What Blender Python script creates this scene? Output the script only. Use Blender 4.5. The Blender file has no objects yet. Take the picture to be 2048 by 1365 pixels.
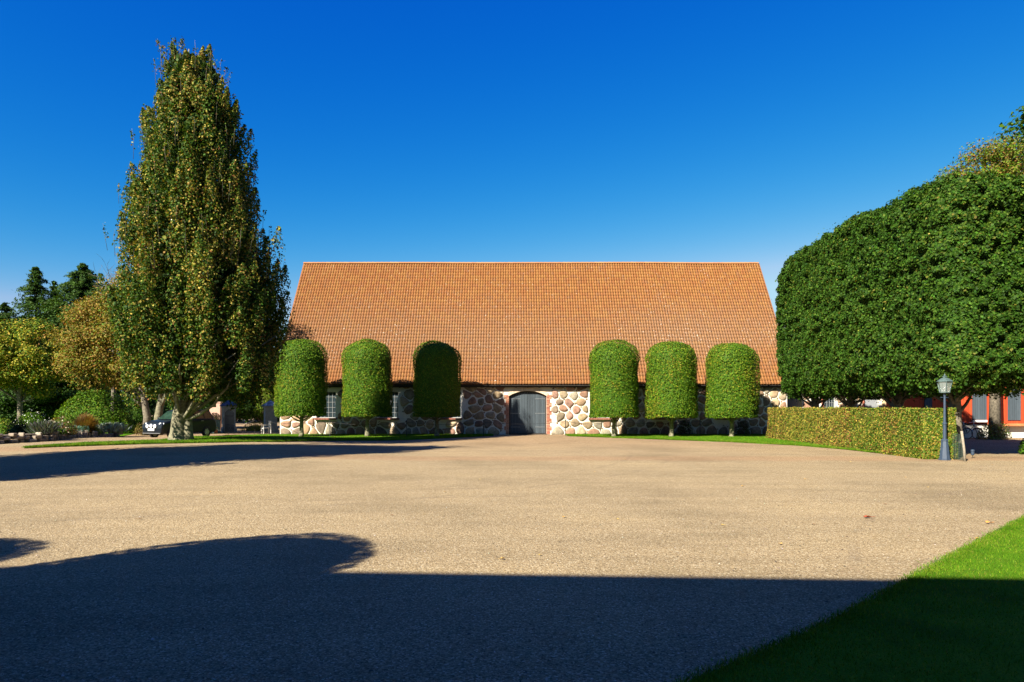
import bpy, bmesh, math, random
import numpy as np
from mathutils import Vector, Matrix

R = math.radians
SC = bpy.context.scene
COL = SC.collection
random.seed(7)
RNG = np.random.default_rng(7)

# ------------------------------------------------------------------ camera, sky, sun, exposure
FPX = 1365.0            # focal length in pixels of the 2048 wide photograph
HOR = 815.0             # row of the horizon
CAMZ = 2.0
cam_d = bpy.data.cameras.new("camera")
cam_d.sensor_width = 36.0
cam_d.lens = 24.0
cam_d.shift_y = (HOR - 682.5) / 2048.0
cam_d.clip_end = 3000.0
cam = bpy.data.objects.new("camera", cam_d)
COL.objects.link(cam)
cam.location = (0, 0, CAMZ)
cam.rotation_euler = (R(90), 0, 0)
SC.camera = cam

SUN_AZ, SUN_EL = R(40.0), R(36.0)     # light travels to +X (right) and +Y (away), down
world = bpy.data.worlds.new("World")
SC.world = world
world.use_nodes = True
wt = world.node_tree
wt.nodes.clear()
sky = wt.nodes.new("ShaderNodeTexSky")
sky.sky_type = 'NISHITA'
sky.sun_disc = False
sky.sun_elevation = SUN_EL
sky.sun_rotation = SUN_AZ + math.pi
sky.altitude = 50
sky.air_density = 1.0
sky.dust_density = 0.3
sky.ozone_density = 8.0
# the deep polarised blue of the day: the sky's own colour, its channels given more or less slope
sp = wt.nodes.new("ShaderNodeSeparateColor"); cb = wt.nodes.new("ShaderNodeCombineColor")
wt.links.new(sky.outputs[0], sp.inputs[0])
def chan(k, power, gain):
    p = wt.nodes.new("ShaderNodeMath"); p.operation = 'POWER'; p.inputs[1].default_value = power
    wt.links.new(sp.outputs[k], p.inputs[0])
    m = wt.nodes.new("ShaderNodeMath"); m.operation = 'MULTIPLY'; m.inputs[1].default_value = gain
    wt.links.new(p.outputs[0], m.inputs[0])
    return m.outputs[0]
rr_, gg_, bb_ = chan(0, 5.0, .096), chan(1, 1.56, .455), chan(2, .45, 2.20)
def capped(a, b, k):
    m = wt.nodes.new("ShaderNodeMath"); m.operation = 'MULTIPLY'; m.inputs[1].default_value = k
    wt.links.new(b, m.inputs[0])
    n = wt.nodes.new("ShaderNodeMath"); n.operation = 'MINIMUM'
    wt.links.new(a, n.inputs[0]); wt.links.new(m.outputs[0], n.inputs[1])
    return n.outputs[0]
gg_ = capped(gg_, bb_, .80); rr_ = capped(rr_, gg_, .62)
wt.links.new(rr_, cb.inputs[0]); wt.links.new(gg_, cb.inputs[1]); wt.links.new(bb_, cb.inputs[2])
bg = wt.nodes.new("ShaderNodeBackground")
bg.inputs["Strength"].default_value = 0.05
wo = wt.nodes.new("ShaderNodeOutputWorld")
wt.links.new(cb.outputs[0], bg.inputs["Color"])
wt.links.new(bg.outputs[0], wo.inputs["Surface"])

sun_d = bpy.data.lights.new("sun", 'SUN')
sun_d.energy = 5.0
sun_d.angle = R(0.5)
sun_d.color = (1.0, 0.93, 0.80)
sun = bpy.data.objects.new("sun", sun_d)
COL.objects.link(sun)
ldir = Vector((math.sin(SUN_AZ) * math.cos(SUN_EL), math.cos(SUN_AZ) * math.cos(SUN_EL), -math.sin(SUN_EL)))
sun.rotation_euler = ldir.to_track_quat('-Z', 'Y').to_euler()
sun.location = (-30, -30, 40)

SC.view_settings.view_transform = 'Standard'
SC.view_settings.look = 'None'
SC.view_settings.gamma = 1.0
SC.view_settings.exposure = 1.75
SC.cycles.max_bounces = 6
SC.cycles.diffuse_bounces = 3
SC.cycles.transparent_max_bounces = 8

# ------------------------------------------------------------------ helpers: numbers
def ss(a, b, x):
    t = np.clip((np.asarray(x, float) - a) / (b - a), 0, 1)
    return t * t * (3 - 2 * t)

def terrain(x, y):
    return 0.41 * (1 - ss(-13, -4, x)) * ss(17, 29, y) * (1 - ss(35, 45, y))

def at(px, py, up=0.0):
    """The ground point seen at a pixel of the photograph (2048 wide)."""
    z = 0.0
    for _ in range(30):
        Y = (CAMZ - z) * FPX / (py - HOR)
        X = (px - 1024) * Y / FPX
        z = float(terrain(X, Y)) + up
    return X, Y, z

def px_x(px, Y): return (px - 1024) * Y / FPX
def py_z(py, Y): return CAMZ - (py - HOR) * Y / FPX

def vnoise(P, scale, seed=0):
    """Smooth value noise, 0..1, for an (n,3) array."""
    P = np.asarray(P, float) * scale + seed * 17.31
    i = np.floor(P).astype(np.int64)
    f = P - i
    f = f * f * (3 - 2 * f)
    def h(dx, dy, dz):
        n = (i[:, 0] + dx) * 374761393 + (i[:, 1] + dy) * 668265263 + (i[:, 2] + dz) * 2147483647 + seed * 974711
        n = (n ^ (n >> 13)) * 1274126177
        n = n ^ (n >> 16)
        return (n & 0xffff) / 65535.0
    def lerp(a, b, t): return a + (b - a) * t
    x0 = lerp(lerp(h(0, 0, 0), h(1, 0, 0), f[:, 0]), lerp(h(0, 1, 0), h(1, 1, 0), f[:, 0]), f[:, 1])
    x1 = lerp(lerp(h(0, 0, 1), h(1, 0, 1), f[:, 0]), lerp(h(0, 1, 1), h(1, 1, 1), f[:, 0]), f[:, 1])
    return lerp(x0, x1, f[:, 2])

def unit(v):
    return v / np.maximum(np.linalg.norm(v, axis=1, keepdims=True), 1e-9)

# ------------------------------------------------------------------ helpers: objects
def tag(o, label=None, cat=None, group=None, kind=None):
    if label: o["label"] = label
    if cat: o["category"] = cat
    if group: o["group"] = group
    if kind: o["kind"] = kind
    return o

def empty(name, loc, label=None, cat=None, group=None, rz=0.0):
    o = bpy.data.objects.new(name, None)
    o.empty_display_size = 0.3
    o.location = loc
    o.rotation_euler = (0, 0, rz)
    COL.objects.link(o)
    return tag(o, label, cat, group)

def link_mesh(name, me, parent=None, loc=(0, 0, 0)):
    o = bpy.data.objects.new(name, me)
    o.location = loc
    COL.objects.link(o)
    if parent is not None:
        o.parent = parent
    return o

def copy_tree(o, parent=None):
    c = o.copy()
    COL.objects.link(c)
    c.parent = parent
    for ch in [k for k in bpy.data.objects if k.parent == o]:
        copy_tree(ch, c)
    return c

def raw_mesh(name, V, F, mat, col=None, smooth=False, fmat=None):
    """V (n,3), F (m,k) arrays, all faces with k corners."""
    V = np.asarray(V, np.float32); F = np.asarray(F, np.int32)
    me = bpy.data.meshes.new(name)
    k = F.shape[1]
    me.vertices.add(len(V)); me.vertices.foreach_set("co", V.ravel())
    me.loops.add(F.size); me.loops.foreach_set("vertex_index", F.ravel())
    me.polygons.add(len(F))
    me.polygons.foreach_set("loop_start", np.arange(0, F.size, k, dtype=np.int32))
    me.polygons.foreach_set("loop_total", np.full(len(F), k, np.int32))
    if smooth: me.polygons.foreach_set("use_smooth", np.ones(len(F), bool))
    for m in (mat if isinstance(mat, (list, tuple)) else [mat]): me.materials.append(m)
    if fmat is not None: me.polygons.foreach_set("material_index", np.asarray(fmat, np.int32))
    if col is not None:
        a = me.color_attributes.new("Col", 'FLOAT_COLOR', 'POINT')
        c = np.ones((len(V), 4), np.float32); c[:, :3] = col
        a.data.foreach_set("color", c.ravel())
    me.update(calc_edges=True)
    me.validate()
    return me

class MB:
    """Collects simple solids; build() links them as one mesh object."""
    def __init__(s): s.v = []; s.f = []; s.c = []
    def add(s, V, F, col=None):
        b = len(s.v)
        s.v += [tuple(p) for p in V]
        s.f += [tuple(b + i for i in f) for f in F]
        s.c += [col if col is not None else (1, 1, 1)] * len(V)
        return s
    def box(s, c, d, rz=0.0, col=None, taper=1.0):
        x, y, z = d[0] / 2, d[1] / 2, d[2] / 2
        P = []
        for zz, t in ((-z, 1.0), (z, taper)):
            for xx, yy in ((-x, -y), (x, -y), (x, y), (-x, y)):
                xx, yy = xx * t, yy * t
                P.append((c[0] + xx * math.cos(rz) - yy * math.sin(rz), c[1] + xx * math.sin(rz) + yy * math.cos(rz), c[2] + zz))
        return s.add(P, [(3, 2, 1, 0), (4, 5, 6, 7), (0, 1, 5, 4), (1, 2, 6, 5), (2, 3, 7, 6), (3, 0, 4, 7)], col)
    def obox(s, c, u, v, w, col=None):
        c, u, v, w = map(Vector, (c, u, v, w))
        P = [c + a * u + b * v + d * w for d in (-.5, .5) for a, b in ((-.5, -.5), (.5, -.5), (.5, .5), (-.5, .5))]
        return s.add(P, [(3, 2, 1, 0), (4, 5, 6, 7), (0, 1, 5, 4), (1, 2, 6, 5), (2, 3, 7, 6), (3, 0, 4, 7)], col)
    def tube(s, pts, rad, n=8, col=None, cap=True):
        pts = [Vector(p) for p in pts]
        if not hasattr(rad, '__len__'): rad = [rad] * len(pts)
        V = []; F = []
        ref = None
        for i, p in enumerate(pts):
            d = (pts[min(i + 1, len(pts) - 1)] - pts[max(i - 1, 0)])
            if d.length < 1e-7: d = Vector((0, 0, 1))
            d.normalize()
            if ref is None:
                ref = Vector((1, 0, 0)) if abs(d.x) < .8 else Vector((0, 1, 0))
            u = (ref - d * ref.dot(d)).normalized(); ref = u
            w = d.cross(u)
            for k in range(n):
                a = 2 * math.pi * k / n
                V.append(p + rad[i] * (math.cos(a) * u + math.sin(a) * w))
        for i in range(len(pts) - 1):
            for k in range(n):
                F.append((i * n + k, i * n + (k + 1) % n, (i + 1) * n + (k + 1) % n, (i + 1) * n + k))
        if cap:
            F.append(tuple(reversed(range(n)))); F.append(tuple(range((len(pts) - 1) * n, len(pts) * n)))
        return s.add(V, F, col)
    def lathe(s, c, prof, n=16, a0=0.0, col=None):
        V = []; F = []
        for r, z in prof:
            for k in range(n):
                a = a0 + 2 * math.pi * k / n
                V.append((c[0] + r * math.cos(a), c[1] + r * math.sin(a), c[2] + z))
        for i in range(len(prof) - 1):
            for k in range(n):
                F.append((i * n + k, i * n + (k + 1) % n, (i + 1) * n + (k + 1) % n, (i + 1) * n + k))
        F.append(tuple(reversed(range(n)))); F.append(tuple(range((len(prof) - 1) * n, len(prof) * n)))
        return s.add(V, F, col)
    def prism_y(s, poly, y0, y1, col=None):
        """poly: list of (x,z), counter-clockwise seen from -y; extruded from y0 to y1."""
        n = len(poly)
        V = [(x, y0, z) for x, z in poly] + [(x, y1, z) for x, z in poly]
        F = [tuple(range(n)), tuple(reversed(range(n, 2 * n)))]
        F += [((i + 1) % n, i, n + i, n + (i + 1) % n) for i in range(n)]
        return s.add(V, F, col)
    def prism_x(s, poly, x0, x1, col=None):
        n = len(poly)
        V = [(x0, y, z) for y, z in poly] + [(x1, y, z) for y, z in poly]
        F = [tuple(range(n)), tuple(reversed(range(n, 2 * n)))]
        F += [((i + 1) % n, i, n + i, n + (i + 1) % n) for i in range(n)]
        return s.add(V, F, col)
    def build(s, name, mat, parent=None, org=(0, 0, 0), smooth=False, bevel=0.0):
        me = bpy.data.meshes.new(name)
        ox, oy, oz = org
        me.from_pydata([(x - ox, y - oy, z - oz) for x, y, z in s.v], [], s.f)
        me.materials.append(mat)
        a = me.color_attributes.new("Col", 'FLOAT_COLOR', 'POINT')
        a.data.foreach_set("color", np.array([(c[0], c[1], c[2], 1.0) for c in s.c], np.float32).ravel())
        bm = bmesh.new(); bm.from_mesh(me)
        bmesh.ops.recalc_face_normals(bm, faces=bm.faces)
        if bevel > 0:
            es = [e for e in bm.edges if len(e.link_faces) == 2 and e.calc_face_angle(0) > 0.6]
            bmesh.ops.bevel(bm, geom=es, offset=bevel, segments=2, affect='EDGES', profile=.5)
        bm.to_mesh(me); bm.free()
        if smooth:
            for p in me.polygons: p.use_smooth = True
        me.update()
        return link_mesh(name, me, parent, (0, 0, 0) if parent is not None else org)

# ------------------------------------------------------------------ helpers: materials
def new_mat(name):
    m = bpy.data.materials.new(name); m.use_nodes = True
    nt = m.node_tree
    return m, nt, nt.nodes["Principled BSDF"]

def N(nt, t, **kw):
    n = nt.nodes.new(t)
    for k, v in kw.items():
        if k in n.inputs.keys() if isinstance(k, str) else False: n.inputs[k].default_value = v
        else: setattr(n, k, v)
    return n

def noise_node(nt, scale, detail=4, rough=.6, vec=None):
    n = nt.nodes.new("ShaderNodeTexNoise")
    n.inputs["Scale"].default_value = scale; n.inputs["Detail"].default_value = detail; n.inputs["Roughness"].default_value = rough
    if vec is None:
        tc = nt.nodes.new("ShaderNodeTexCoord"); vec = tc.outputs["Object"]
    nt.links.new(vec, n.inputs["Vector"])
    return n

def ramp(nt, src, stops):
    r = nt.nodes.new("ShaderNodeValToRGB")
    e = r.color_ramp.elements
    while len(e) < len(stops): e.new(0.5)
    for el, (p, c) in zip(e, stops):
        el.position = p; el.color = (c[0], c[1], c[2], 1) if hasattr(c, '__len__') else (c, c, c, 1)
    nt.links.new(src, r.inputs["Fac"])
    return r.outputs["Color"]

def mixc(nt, fac, a, b, mode='MIX'):
    m = nt.nodes.new("ShaderNodeMix"); m.data_type = 'RGBA'; m.blend_type = mode
    for s, v in ((m.inputs["Factor"], fac), (m.inputs["A"], a), (m.inputs["B"], b)):
        if hasattr(v, 'is_linked'): nt.links.new(v, s)
        elif hasattr(v, '__len__'): s.default_value = (v[0], v[1], v[2], 1)
        else: s.default_value = v
    return m.outputs["Result"]

def bump(nt, bs, h, strength=.5, dist=.02):
    b = nt.nodes.new("ShaderNodeBump")
    b.inputs["Strength"].default_value = strength; b.inputs["Distance"].default_value = dist
    nt.links.new(h, b.inputs["Height"]); nt.links.new(b.outputs[0], bs.inputs["Normal"])
    return b

def simple(name, c, rough=.6, metal=0.0, vary=.15, scale=6.0, bmp=0.0, spec=.4):
    m, nt, bs = new_mat(name)
    n = noise_node(nt, scale, 5)
    lo = tuple(v * (1 - vary) for v in c); hi = tuple(min(1, v * (1 + vary)) for v in c)
    nt.links.new(ramp(nt, n.outputs["Fac"], [(.3, lo), (.7, hi)]), bs.inputs["Base Color"])
    bs.inputs["Roughness"].default_value = rough; bs.inputs["Metallic"].default_value = metal
    bs.inputs["Specular IOR Level"].default_value = spec
    if bmp: bump(nt, bs, n.outputs["Fac"], bmp, .02)
    return m

def leaf_mat(name, trans=.28, rough=.6, spec=.10):
    m, nt, bs = new_mat(name)
    a = nt.nodes.new("ShaderNodeAttribute"); a.attribute_name = "Col"
    nt.links.new(a.outputs["Color"], bs.inputs["Base Color"])
    bs.inputs["Roughness"].default_value = rough
    bs.inputs["Specular IOR Level"].default_value = spec
    t = nt.nodes.new("ShaderNodeBsdfTranslucent")
    g = mixc(nt, 1.0, a.outputs["Color"], (1.3, 1.2, .4), 'MULTIPLY')
    nt.links.new(g, t.inputs["Color"])
    mx = nt.nodes.new("ShaderNodeMixShader"); mx.inputs[0].default_value = trans
    out = nt.nodes["Material Output"]
    nt.links.new(bs.outputs[0], mx.inputs[1]); nt.links.new(t.outputs[0], mx.inputs[2])
    nt.links.new(mx.outputs[0], out.inputs["Surface"])
    return m

def col_mat(name, rough=.8, nscale=20, amt=.25, bmp=.4, dist=.02, spec=.3):
    """Colour from the mesh's own attribute, broken up by noise."""
    m, nt, bs = new_mat(name)
    a = nt.nodes.new("ShaderNodeAttribute"); a.attribute_name = "Col"
    n = noise_node(nt, nscale, 6, .65)
    c = mixc(nt, 1.0, a.outputs["Color"], ramp(nt, n.outputs["Fac"], [(.3, 1 - amt), (.7, 1 + amt)]), 'MULTIPLY')
    nt.links.new(c, bs.inputs["Base Color"])
    bs.inputs["Roughness"].default_value = rough; bs.inputs["Specular IOR Level"].default_value = spec
    if bmp: bump(nt, bs, n.outputs["Fac"], bmp, dist)
    return m

def gravel_mat():
    m, nt, bs = new_mat("gravel")
    tc = nt.nodes.new("ShaderNodeTexCoord"); P = tc.outputs["Object"]
    v1 = nt.nodes.new("ShaderNodeTexVoronoi"); v1.inputs["Scale"].default_value = 66; nt.links.new(P, v1.inputs["Vector"])
    v2 = nt.nodes.new("ShaderNodeTexVoronoi"); v2.inputs["Scale"].default_value = 30; nt.links.new(P, v2.inputs["Vector"])
    v2.inputs["Randomness"].default_value = 1.0
    sep = nt.nodes.new("ShaderNodeSeparateColor"); nt.links.new(v1.outputs["Color"], sep.inputs[0])
    stone = ramp(nt, sep.outputs[0], [(0, (.125, .088, .044)), (.25, (.24, .175, .094)), (.6, (.325, .241, .135)), (.9, (.415, .325, .195)), (1, (.56, .49, .35))])
    nb = noise_node(nt, .23, 5, .6, P)
    big = ramp(nt, nb.outputs["Fac"], [(.34, (.62, .61, .58)), (.5, (.78, .77, .745)), (.68, (.86, .845, .79))])
    c = mixc(nt, 1.0, stone, big, 'MULTIPLY')
    # faint long rake and tyre streaks
    mp = nt.nodes.new("ShaderNodeMapping"); mp.inputs["Scale"].default_value = (.12, 1.1, 1); mp.inputs["Rotation"].default_value = (0, 0, R(7))
    nt.links.new(P, mp.inputs["Vector"])
    ns = noise_node(nt, 1.3, 4, .6, mp.outputs[0])
    c = mixc(nt, 1.0, c, ramp(nt, ns.outputs["Fac"], [(.33, .89), (.55, 1.0), (.72, 1.05)]), 'MULTIPLY')
    # a few faint curved wheel marks
    for cx, cy, rad_, w_ in ((2.0, -9.0, 24.6, .10), (2.0, -9.0, 26.2, .10), (-14.0, 32.0, 19.5, .09), (-14.0, 32.0, 21.0, .09), (20.0, 2.0, 17.2, .07)):
        dn = nt.nodes.new("ShaderNodeVectorMath"); dn.operation = 'DISTANCE'; dn.inputs[1].default_value = (cx, cy, 0); nt.links.new(P, dn.inputs[0])
        wob = noise_node(nt, .8, 3, .6, P)
        ma = nt.nodes.new("ShaderNodeMath"); ma.operation = 'MULTIPLY_ADD'; ma.inputs[1].default_value = .35
        nt.links.new(wob.outputs["Fac"], ma.inputs[0]); nt.links.new(dn.outputs["Value"], ma.inputs[2])
        cm = nt.nodes.new("ShaderNodeMath"); cm.operation = 'COMPARE'; cm.inputs[1].default_value = rad_; cm.inputs[2].default_value = w_
        nt.links.new(ma.outputs[0], cm.inputs[0])
        br = ramp(nt, wob.outputs["Fac"], [(.42, 0.0), (.6, .30)])
        fm = nt.nodes.new("ShaderNodeMath"); fm.operation = 'MULTIPLY'; nt.links.new(cm.outputs[0], fm.inputs[0]); nt.links.new(br, fm.inputs[1])
        c = mixc(nt, fm.outputs[0], c, (.13, .095, .06))
    # a band of pinker grit crossing the yard, pinker again towards the barn
    sx = nt.nodes.new("ShaderNodeSeparateXYZ"); nt.links.new(P, sx.inputs[0])
    nw = noise_node(nt, .5, 3, .5, P)
    ad = nt.nodes.new("ShaderNodeMath"); ad.operation = 'MULTIPLY_ADD'; ad.inputs[1].default_value = 1.6
    nt.links.new(nw.outputs["Fac"], ad.inputs[0]); nt.links.new(sx.outputs["Y"], ad.inputs[2])
    mr = nt.nodes.new("ShaderNodeMapRange"); mr.inputs["From Min"].default_value = 20; mr.inputs["From Max"].default_value = 50
    nt.links.new(ad.outputs[0], mr.inputs["Value"])
    band = ramp(nt, mr.outputs[0], [(.20, 0.0), (.225, .75), (.275, .75), (.30, .12), (.42, .2), (.7, .6)])
    pink = mixc(nt, 1.0, c, (1.0, .84, .80), 'MULTIPLY')
    c = mixc(nt, band, c, pink)
    nt.links.new(c, bs.inputs["Base Color"])
    bs.inputs["Roughness"].default_value = .9; bs.inputs["Specular IOR Level"].default_value = .2
    nm = noise_node(nt, 7.0, 6, .7, P)
    h1 = mixc(nt, .55, v1.outputs["Distance"], v2.outputs["Distance"])
    h = mixc(nt, .5, h1, nm.outputs["Fac"])
    bump(nt, bs, h, .85, .034)
    return m

def grass_ground_mat():
    m, nt, bs = new_mat("turf")
    n1 = noise_node(nt, .9, 4, .6); n2 = noise_node(nt, 45, 3, .7)
    c = ramp(nt, n1.outputs["Fac"], [(.3, (.034, .095, .004)), (.55, (.070, .158, .006)), (.75, (.120, .190, .011))])
    c = mixc(nt, 1.0, c, ramp(nt, n2.outputs["Fac"], [(.3, .55), (.7, 1.3)]), 'MULTIPLY')
    nt.links.new(c, bs.inputs["Base Color"]); bs.inputs["Roughness"].default_value = .8
    bs.inputs["Specular IOR Level"].default_value = .04
    bump(nt, bs, n2.outputs["Fac"], .8, .03)
    return m

def roof_mat():
    m, nt, bs = new_mat("clay_tile")
    a = nt.nodes.new("ShaderNodeAttribute"); a.attribute_name = "Col"
    n = noise_node(nt, 14, 6, .7)
    c = mixc(nt, 1.0, a.outputs["Color"], ramp(nt, n.outputs["Fac"], [(.3, .78), (.7, 1.2)]), 'MULTIPLY')
    # pale lichen spots, commoner over the middle of the slope
    tc = nt.nodes.new("ShaderNodeTexCoord")
    l = noise_node(nt, 8.5, 2, .5, tc.outputs["Object"]); d = noise_node(nt, .35, 2, .5, tc.outputs["Object"])
    ad = nt.nodes.new("ShaderNodeMath"); ad.operation = 'MULTIPLY_ADD'; ad.inputs[1].default_value = .22
    nt.links.new(d.outputs["Fac"], ad.inputs[0]); nt.links.new(l.outputs["Fac"], ad.inputs[2])
    al = nt.nodes.new("ShaderNodeMath"); al.operation = 'MULTIPLY_ADD'; al.inputs[1].default_value = .07
    nt.links.new(a.outputs["Alpha"], al.inputs[0]); nt.links.new(ad.outputs[0], al.inputs[2])
    f = ramp(nt, al.outputs[0], [(.825, 0.0), (.855, .75)])
    c = mixc(nt, f, c, (.40, .34, .27))
    nt.links.new(c, bs.inputs["Base Color"]); bs.inputs["Roughness"].default_value = .85
    bs.inputs["Specular IOR Level"].default_value = .2
    bump(nt, bs, n.outputs["Fac"], .3, .01)
    return m

def glass_mat(name, c=(.02, .03, .035), rough=.08):
    m, nt, bs = new_mat(name)
    n = noise_node(nt, 3, 3)
    nt.links.new(ramp(nt, n.outputs["Fac"], [(.3, tuple(v * .7 for v in c)), (.7, tuple(v * 1.4 for v in c))]), bs.inputs["Base Color"])
    bs.inputs["Roughness"].default_value = rough; bs.inputs["Specular IOR Level"].default_value = .6
    bump(nt, bs, n.outputs["Fac"], .1, .02)
    return m

def clear_glass(name):
    m, nt, bs = new_mat(name)
    n = noise_node(nt, 8, 3)
    nt.links.new(ramp(nt, n.outputs["Fac"], [(.3, (.45, .52, .50)), (.7, (.6, .66, .63))]), bs.inputs["Base Color"])
    bs.inputs["Roughness"].default_value = .15
    bs.inputs["Transmission Weight"].default_value = .75
    bs.inputs["IOR"].default_value = 1.2
    return m

def board_mat(name, c, pitch=.14, rough=.75, axis="X"):
    """Vertical boards: dark joints and a slightly different tone per board, in object space."""
    m, nt, bs = new_mat(name)
    tc = nt.nodes.new("ShaderNodeTexCoord"); sx = nt.nodes.new("ShaderNodeSeparateXYZ"); nt.links.new(tc.outputs["Object"], sx.inputs[0])
    d = nt.nodes.new("ShaderNodeMath"); d.operation = 'DIVIDE'; d.inputs[1].default_value = pitch; nt.links.new(sx.outputs[axis], d.inputs[0])
    fl = nt.nodes.new("ShaderNodeMath"); fl.operation = 'FLOOR'; nt.links.new(d.outputs[0], fl.inputs[0])
    fr = nt.nodes.new("ShaderNodeMath"); fr.operation = 'FRACT'; nt.links.new(d.outputs[0], fr.inputs[0])
    wn = nt.nodes.new("ShaderNodeTexWhiteNoise"); wn.noise_dimensions = '1D'; nt.links.new(fl.outputs[0], wn.inputs["W"])
    tone = ramp(nt, wn.outputs["Value"], [(0, tuple(v * .82 for v in c)), (1, tuple(v * 1.15 for v in c))])
    joint = ramp(nt, fr.outputs[0], [(0, .25), (.06, 1), (.94, 1), (1, .25)])
    mp = nt.nodes.new("ShaderNodeMapping"); mp.inputs["Scale"].default_value = (14, 14, 1.2); nt.links.new(tc.outputs["Object"], mp.inputs["Vector"])
    g = noise_node(nt, 3, 5, .6, mp.outputs[0])
    col = mixc(nt, 1.0, tone, ramp(nt, g.outputs["Fac"], [(.3, .82), (.7, 1.12)]), 'MULTIPLY')
    col = mixc(nt, 1.0, col, joint, 'MULTIPLY')
    nt.links.new(col, bs.inputs["Base Color"]); bs.inputs["Roughness"].default_value = rough
    bs.inputs["Specular IOR Level"].default_value = .25
    bump(nt, bs, joint, .6, .012)
    return m

M = {}
M['gravel'] = gravel_mat()
M['turf'] = grass_ground_mat()
M['leaf'] = leaf_mat("leaf")
M['blade'] = leaf_mat("grass_blade", .3, .65, .05)
M['bark'] = simple("bark", (.12, .10, .07), .9, vary=.55, scale=9, bmp=.9)
M['bark_pale'] = simple("pale_bark", (.14, .128, .078), .9, vary=.6, scale=7, bmp=.9)
M['tile'] = roof_mat()
M['mortar'] = simple("lime_mortar", (.54, .495, .41), .95, vary=.10, scale=5, bmp=.5)
M['stone'] = col_mat("fieldstone", .85, 5, .42, .7, .04)
M['brick'] = col_mat("brick", .9, 25, .25, .4, .01)
M['pebble'] = col_mat("pebble", .8, 60, .2, 0)
M['dark_wood'] = simple("dark_wood", (.030, .024, .020), .8, vary=.3, scale=8, bmp=.3)
M['door'] = board_mat("door_boards", (.050, .064, .074), .118)
M['iron'] = simple("black_iron", (.012, .012, .013), .5, vary=.3, scale=20)
M['grey_iron'] = simple("worn_strap", (.12, .13, .135), .5, .3, vary=.3, scale=20)
M['white_paint'] = simple("white_paint", (.58, .57, .54), .6, vary=.08, scale=8)
M['window_bar'] = simple("window_bar", (.24, .25, .25), .6, vary=.1, scale=8)
M['pane'] = glass_mat("window_glass")
M['slate'] = simple("blue_slate", (.028, .058, .13), .5, vary=.3, scale=9, bmp=.3)
M['plaster'] = simple("grey_plaster", (.26, .285, .285), .9, vary=.15, scale=4, bmp=.3)  # the white gate pillars' shade is put into this grey; tower wall shares it
M['cream'] = simple("cream_plaster", (.58, .55, .47), .9, vary=.10, scale=2.5, bmp=.3)
M['red_board'] = board_mat("red_boards", (.46, .052, .014), .17)
M['grey_board'] = board_mat("grey_boards", (.055, .072, .085), .15)
M['lamp_paint'] = simple("lamp_paint", (.028, .044, .070), .45, vary=.2, scale=10)
M['glass_clear'] = clear_glass("lantern_glass")
M['bulb'] = simple("white_bulb", (.34, .34, .30), .4, vary=.05)
M['copper'] = simple("verdigris", (.065, .10, .095), .55, .2, vary=.35, scale=14)
M['car'] = simple("car_paint", (.007, .010, .014), .30, 0, vary=.1, scale=3, spec=.3)
M['rubber'] = simple("rubber", (.012, .012, .012), .85, vary=.2)
M['chrome'] = simple("wheel_alloy", (.45, .46, .47), .3, .8, vary=.1)
M['headlamp'] = simple("headlamp_glass", (.82, .83, .84), .12, 0, vary=.05, spec=.8)  # the headlight's glint is put into this white base colour
M['plate'] = simple("plate_white", (.78, .78, .76), .5, vary=.04)
M['soil'] = simple("soil", (.06, .042, .028), .95, vary=.4, scale=12, bmp=.8)
M['stake'] = simple("stake_wood", (.20, .17, .125), .85, vary=.3, scale=14, bmp=.4)
M['net'] = simple("green_wire", (.03, .055, .04), .6, vary=.2)
M['planter'] = simple("planter_paint", (.055, .10, .095), .7, vary=.2, scale=8)
M['grey_slate'] = simple("grey_slate", (.09, .10, .11), .6, vary=.25, scale=6)
M['manor'] = simple("manor_plaster", (.42, .38, .32), .9, vary=.12, scale=2)
M['dead_leaf'] = col_mat("dead_leaf", .7, 60, .3, 0)

# ------------------------------------------------------------------ foliage helpers
def leaf_quads(P, Nrm, size, col, rng, aspect=.62, spread=.8, droop=0.0):
    """A rhombic leaf at each point, its face turned roughly to Nrm."""
    n = len(P)
    nn = unit(Nrm + rng.normal(0, spread, (n, 3)) * .6)
    t = rng.normal(0, 1, (n, 3)); t[:, 2] -= droop
    t = unit(t - nn * np.sum(t * nn, axis=1, keepdims=True))
    b = np.cross(nn, t)
    s = (size * rng.uniform(.65, 1.25, n))[:, None]
    V = np.empty((n, 4, 3))
    V[:, 0] = P - t * s * .5
    V[:, 1] = P + b * s * .5 * aspect + nn * s * .06
    V[:, 2] = P + t * s * .5
    V[:, 3] = P - b * s * .5 * aspect + nn * s * .06
    F = np.arange(n * 4).reshape(n, 4)
    return V.reshape(-1, 3), F, np.repeat(col, 4, axis=0)

def palette(n, rng, cols, weights, jitter=.18):
    w = np.array(weights, float)
    if w.ndim == 1: w = np.tile(w, (n, 1))
    w = w / w.sum(1, keepdims=True)
    k = (rng.random((n, 1)) > np.cumsum(w, axis=1)).sum(1).clip(0, len(cols) - 1)
    c = np.array(cols)[k]
    return np.clip(.80 * c * (1 + rng.normal(0, jitter, (n, 1))) * (1 + rng.normal(0, jitter * .4, (n, 3))), .004, 1)

def join(parts):
    V = []; F = []; C = []; b = 0
    for v, f, c in parts:
        V.append(v); F.append(f + b); C.append(c); b += len(v)
    return np.concatenate(V), np.concatenate(F), np.concatenate(C)

GREEN = (.042, .098, .007); MID = (.080, .160, .009); LIGHT = (.125, .205, .013)
OLIVE = (.16, .155, .026); YELLOW = (.27, .215, .045); RUST = (.20, .095, .030); BROWN = (.11, .06, .025)

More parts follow.
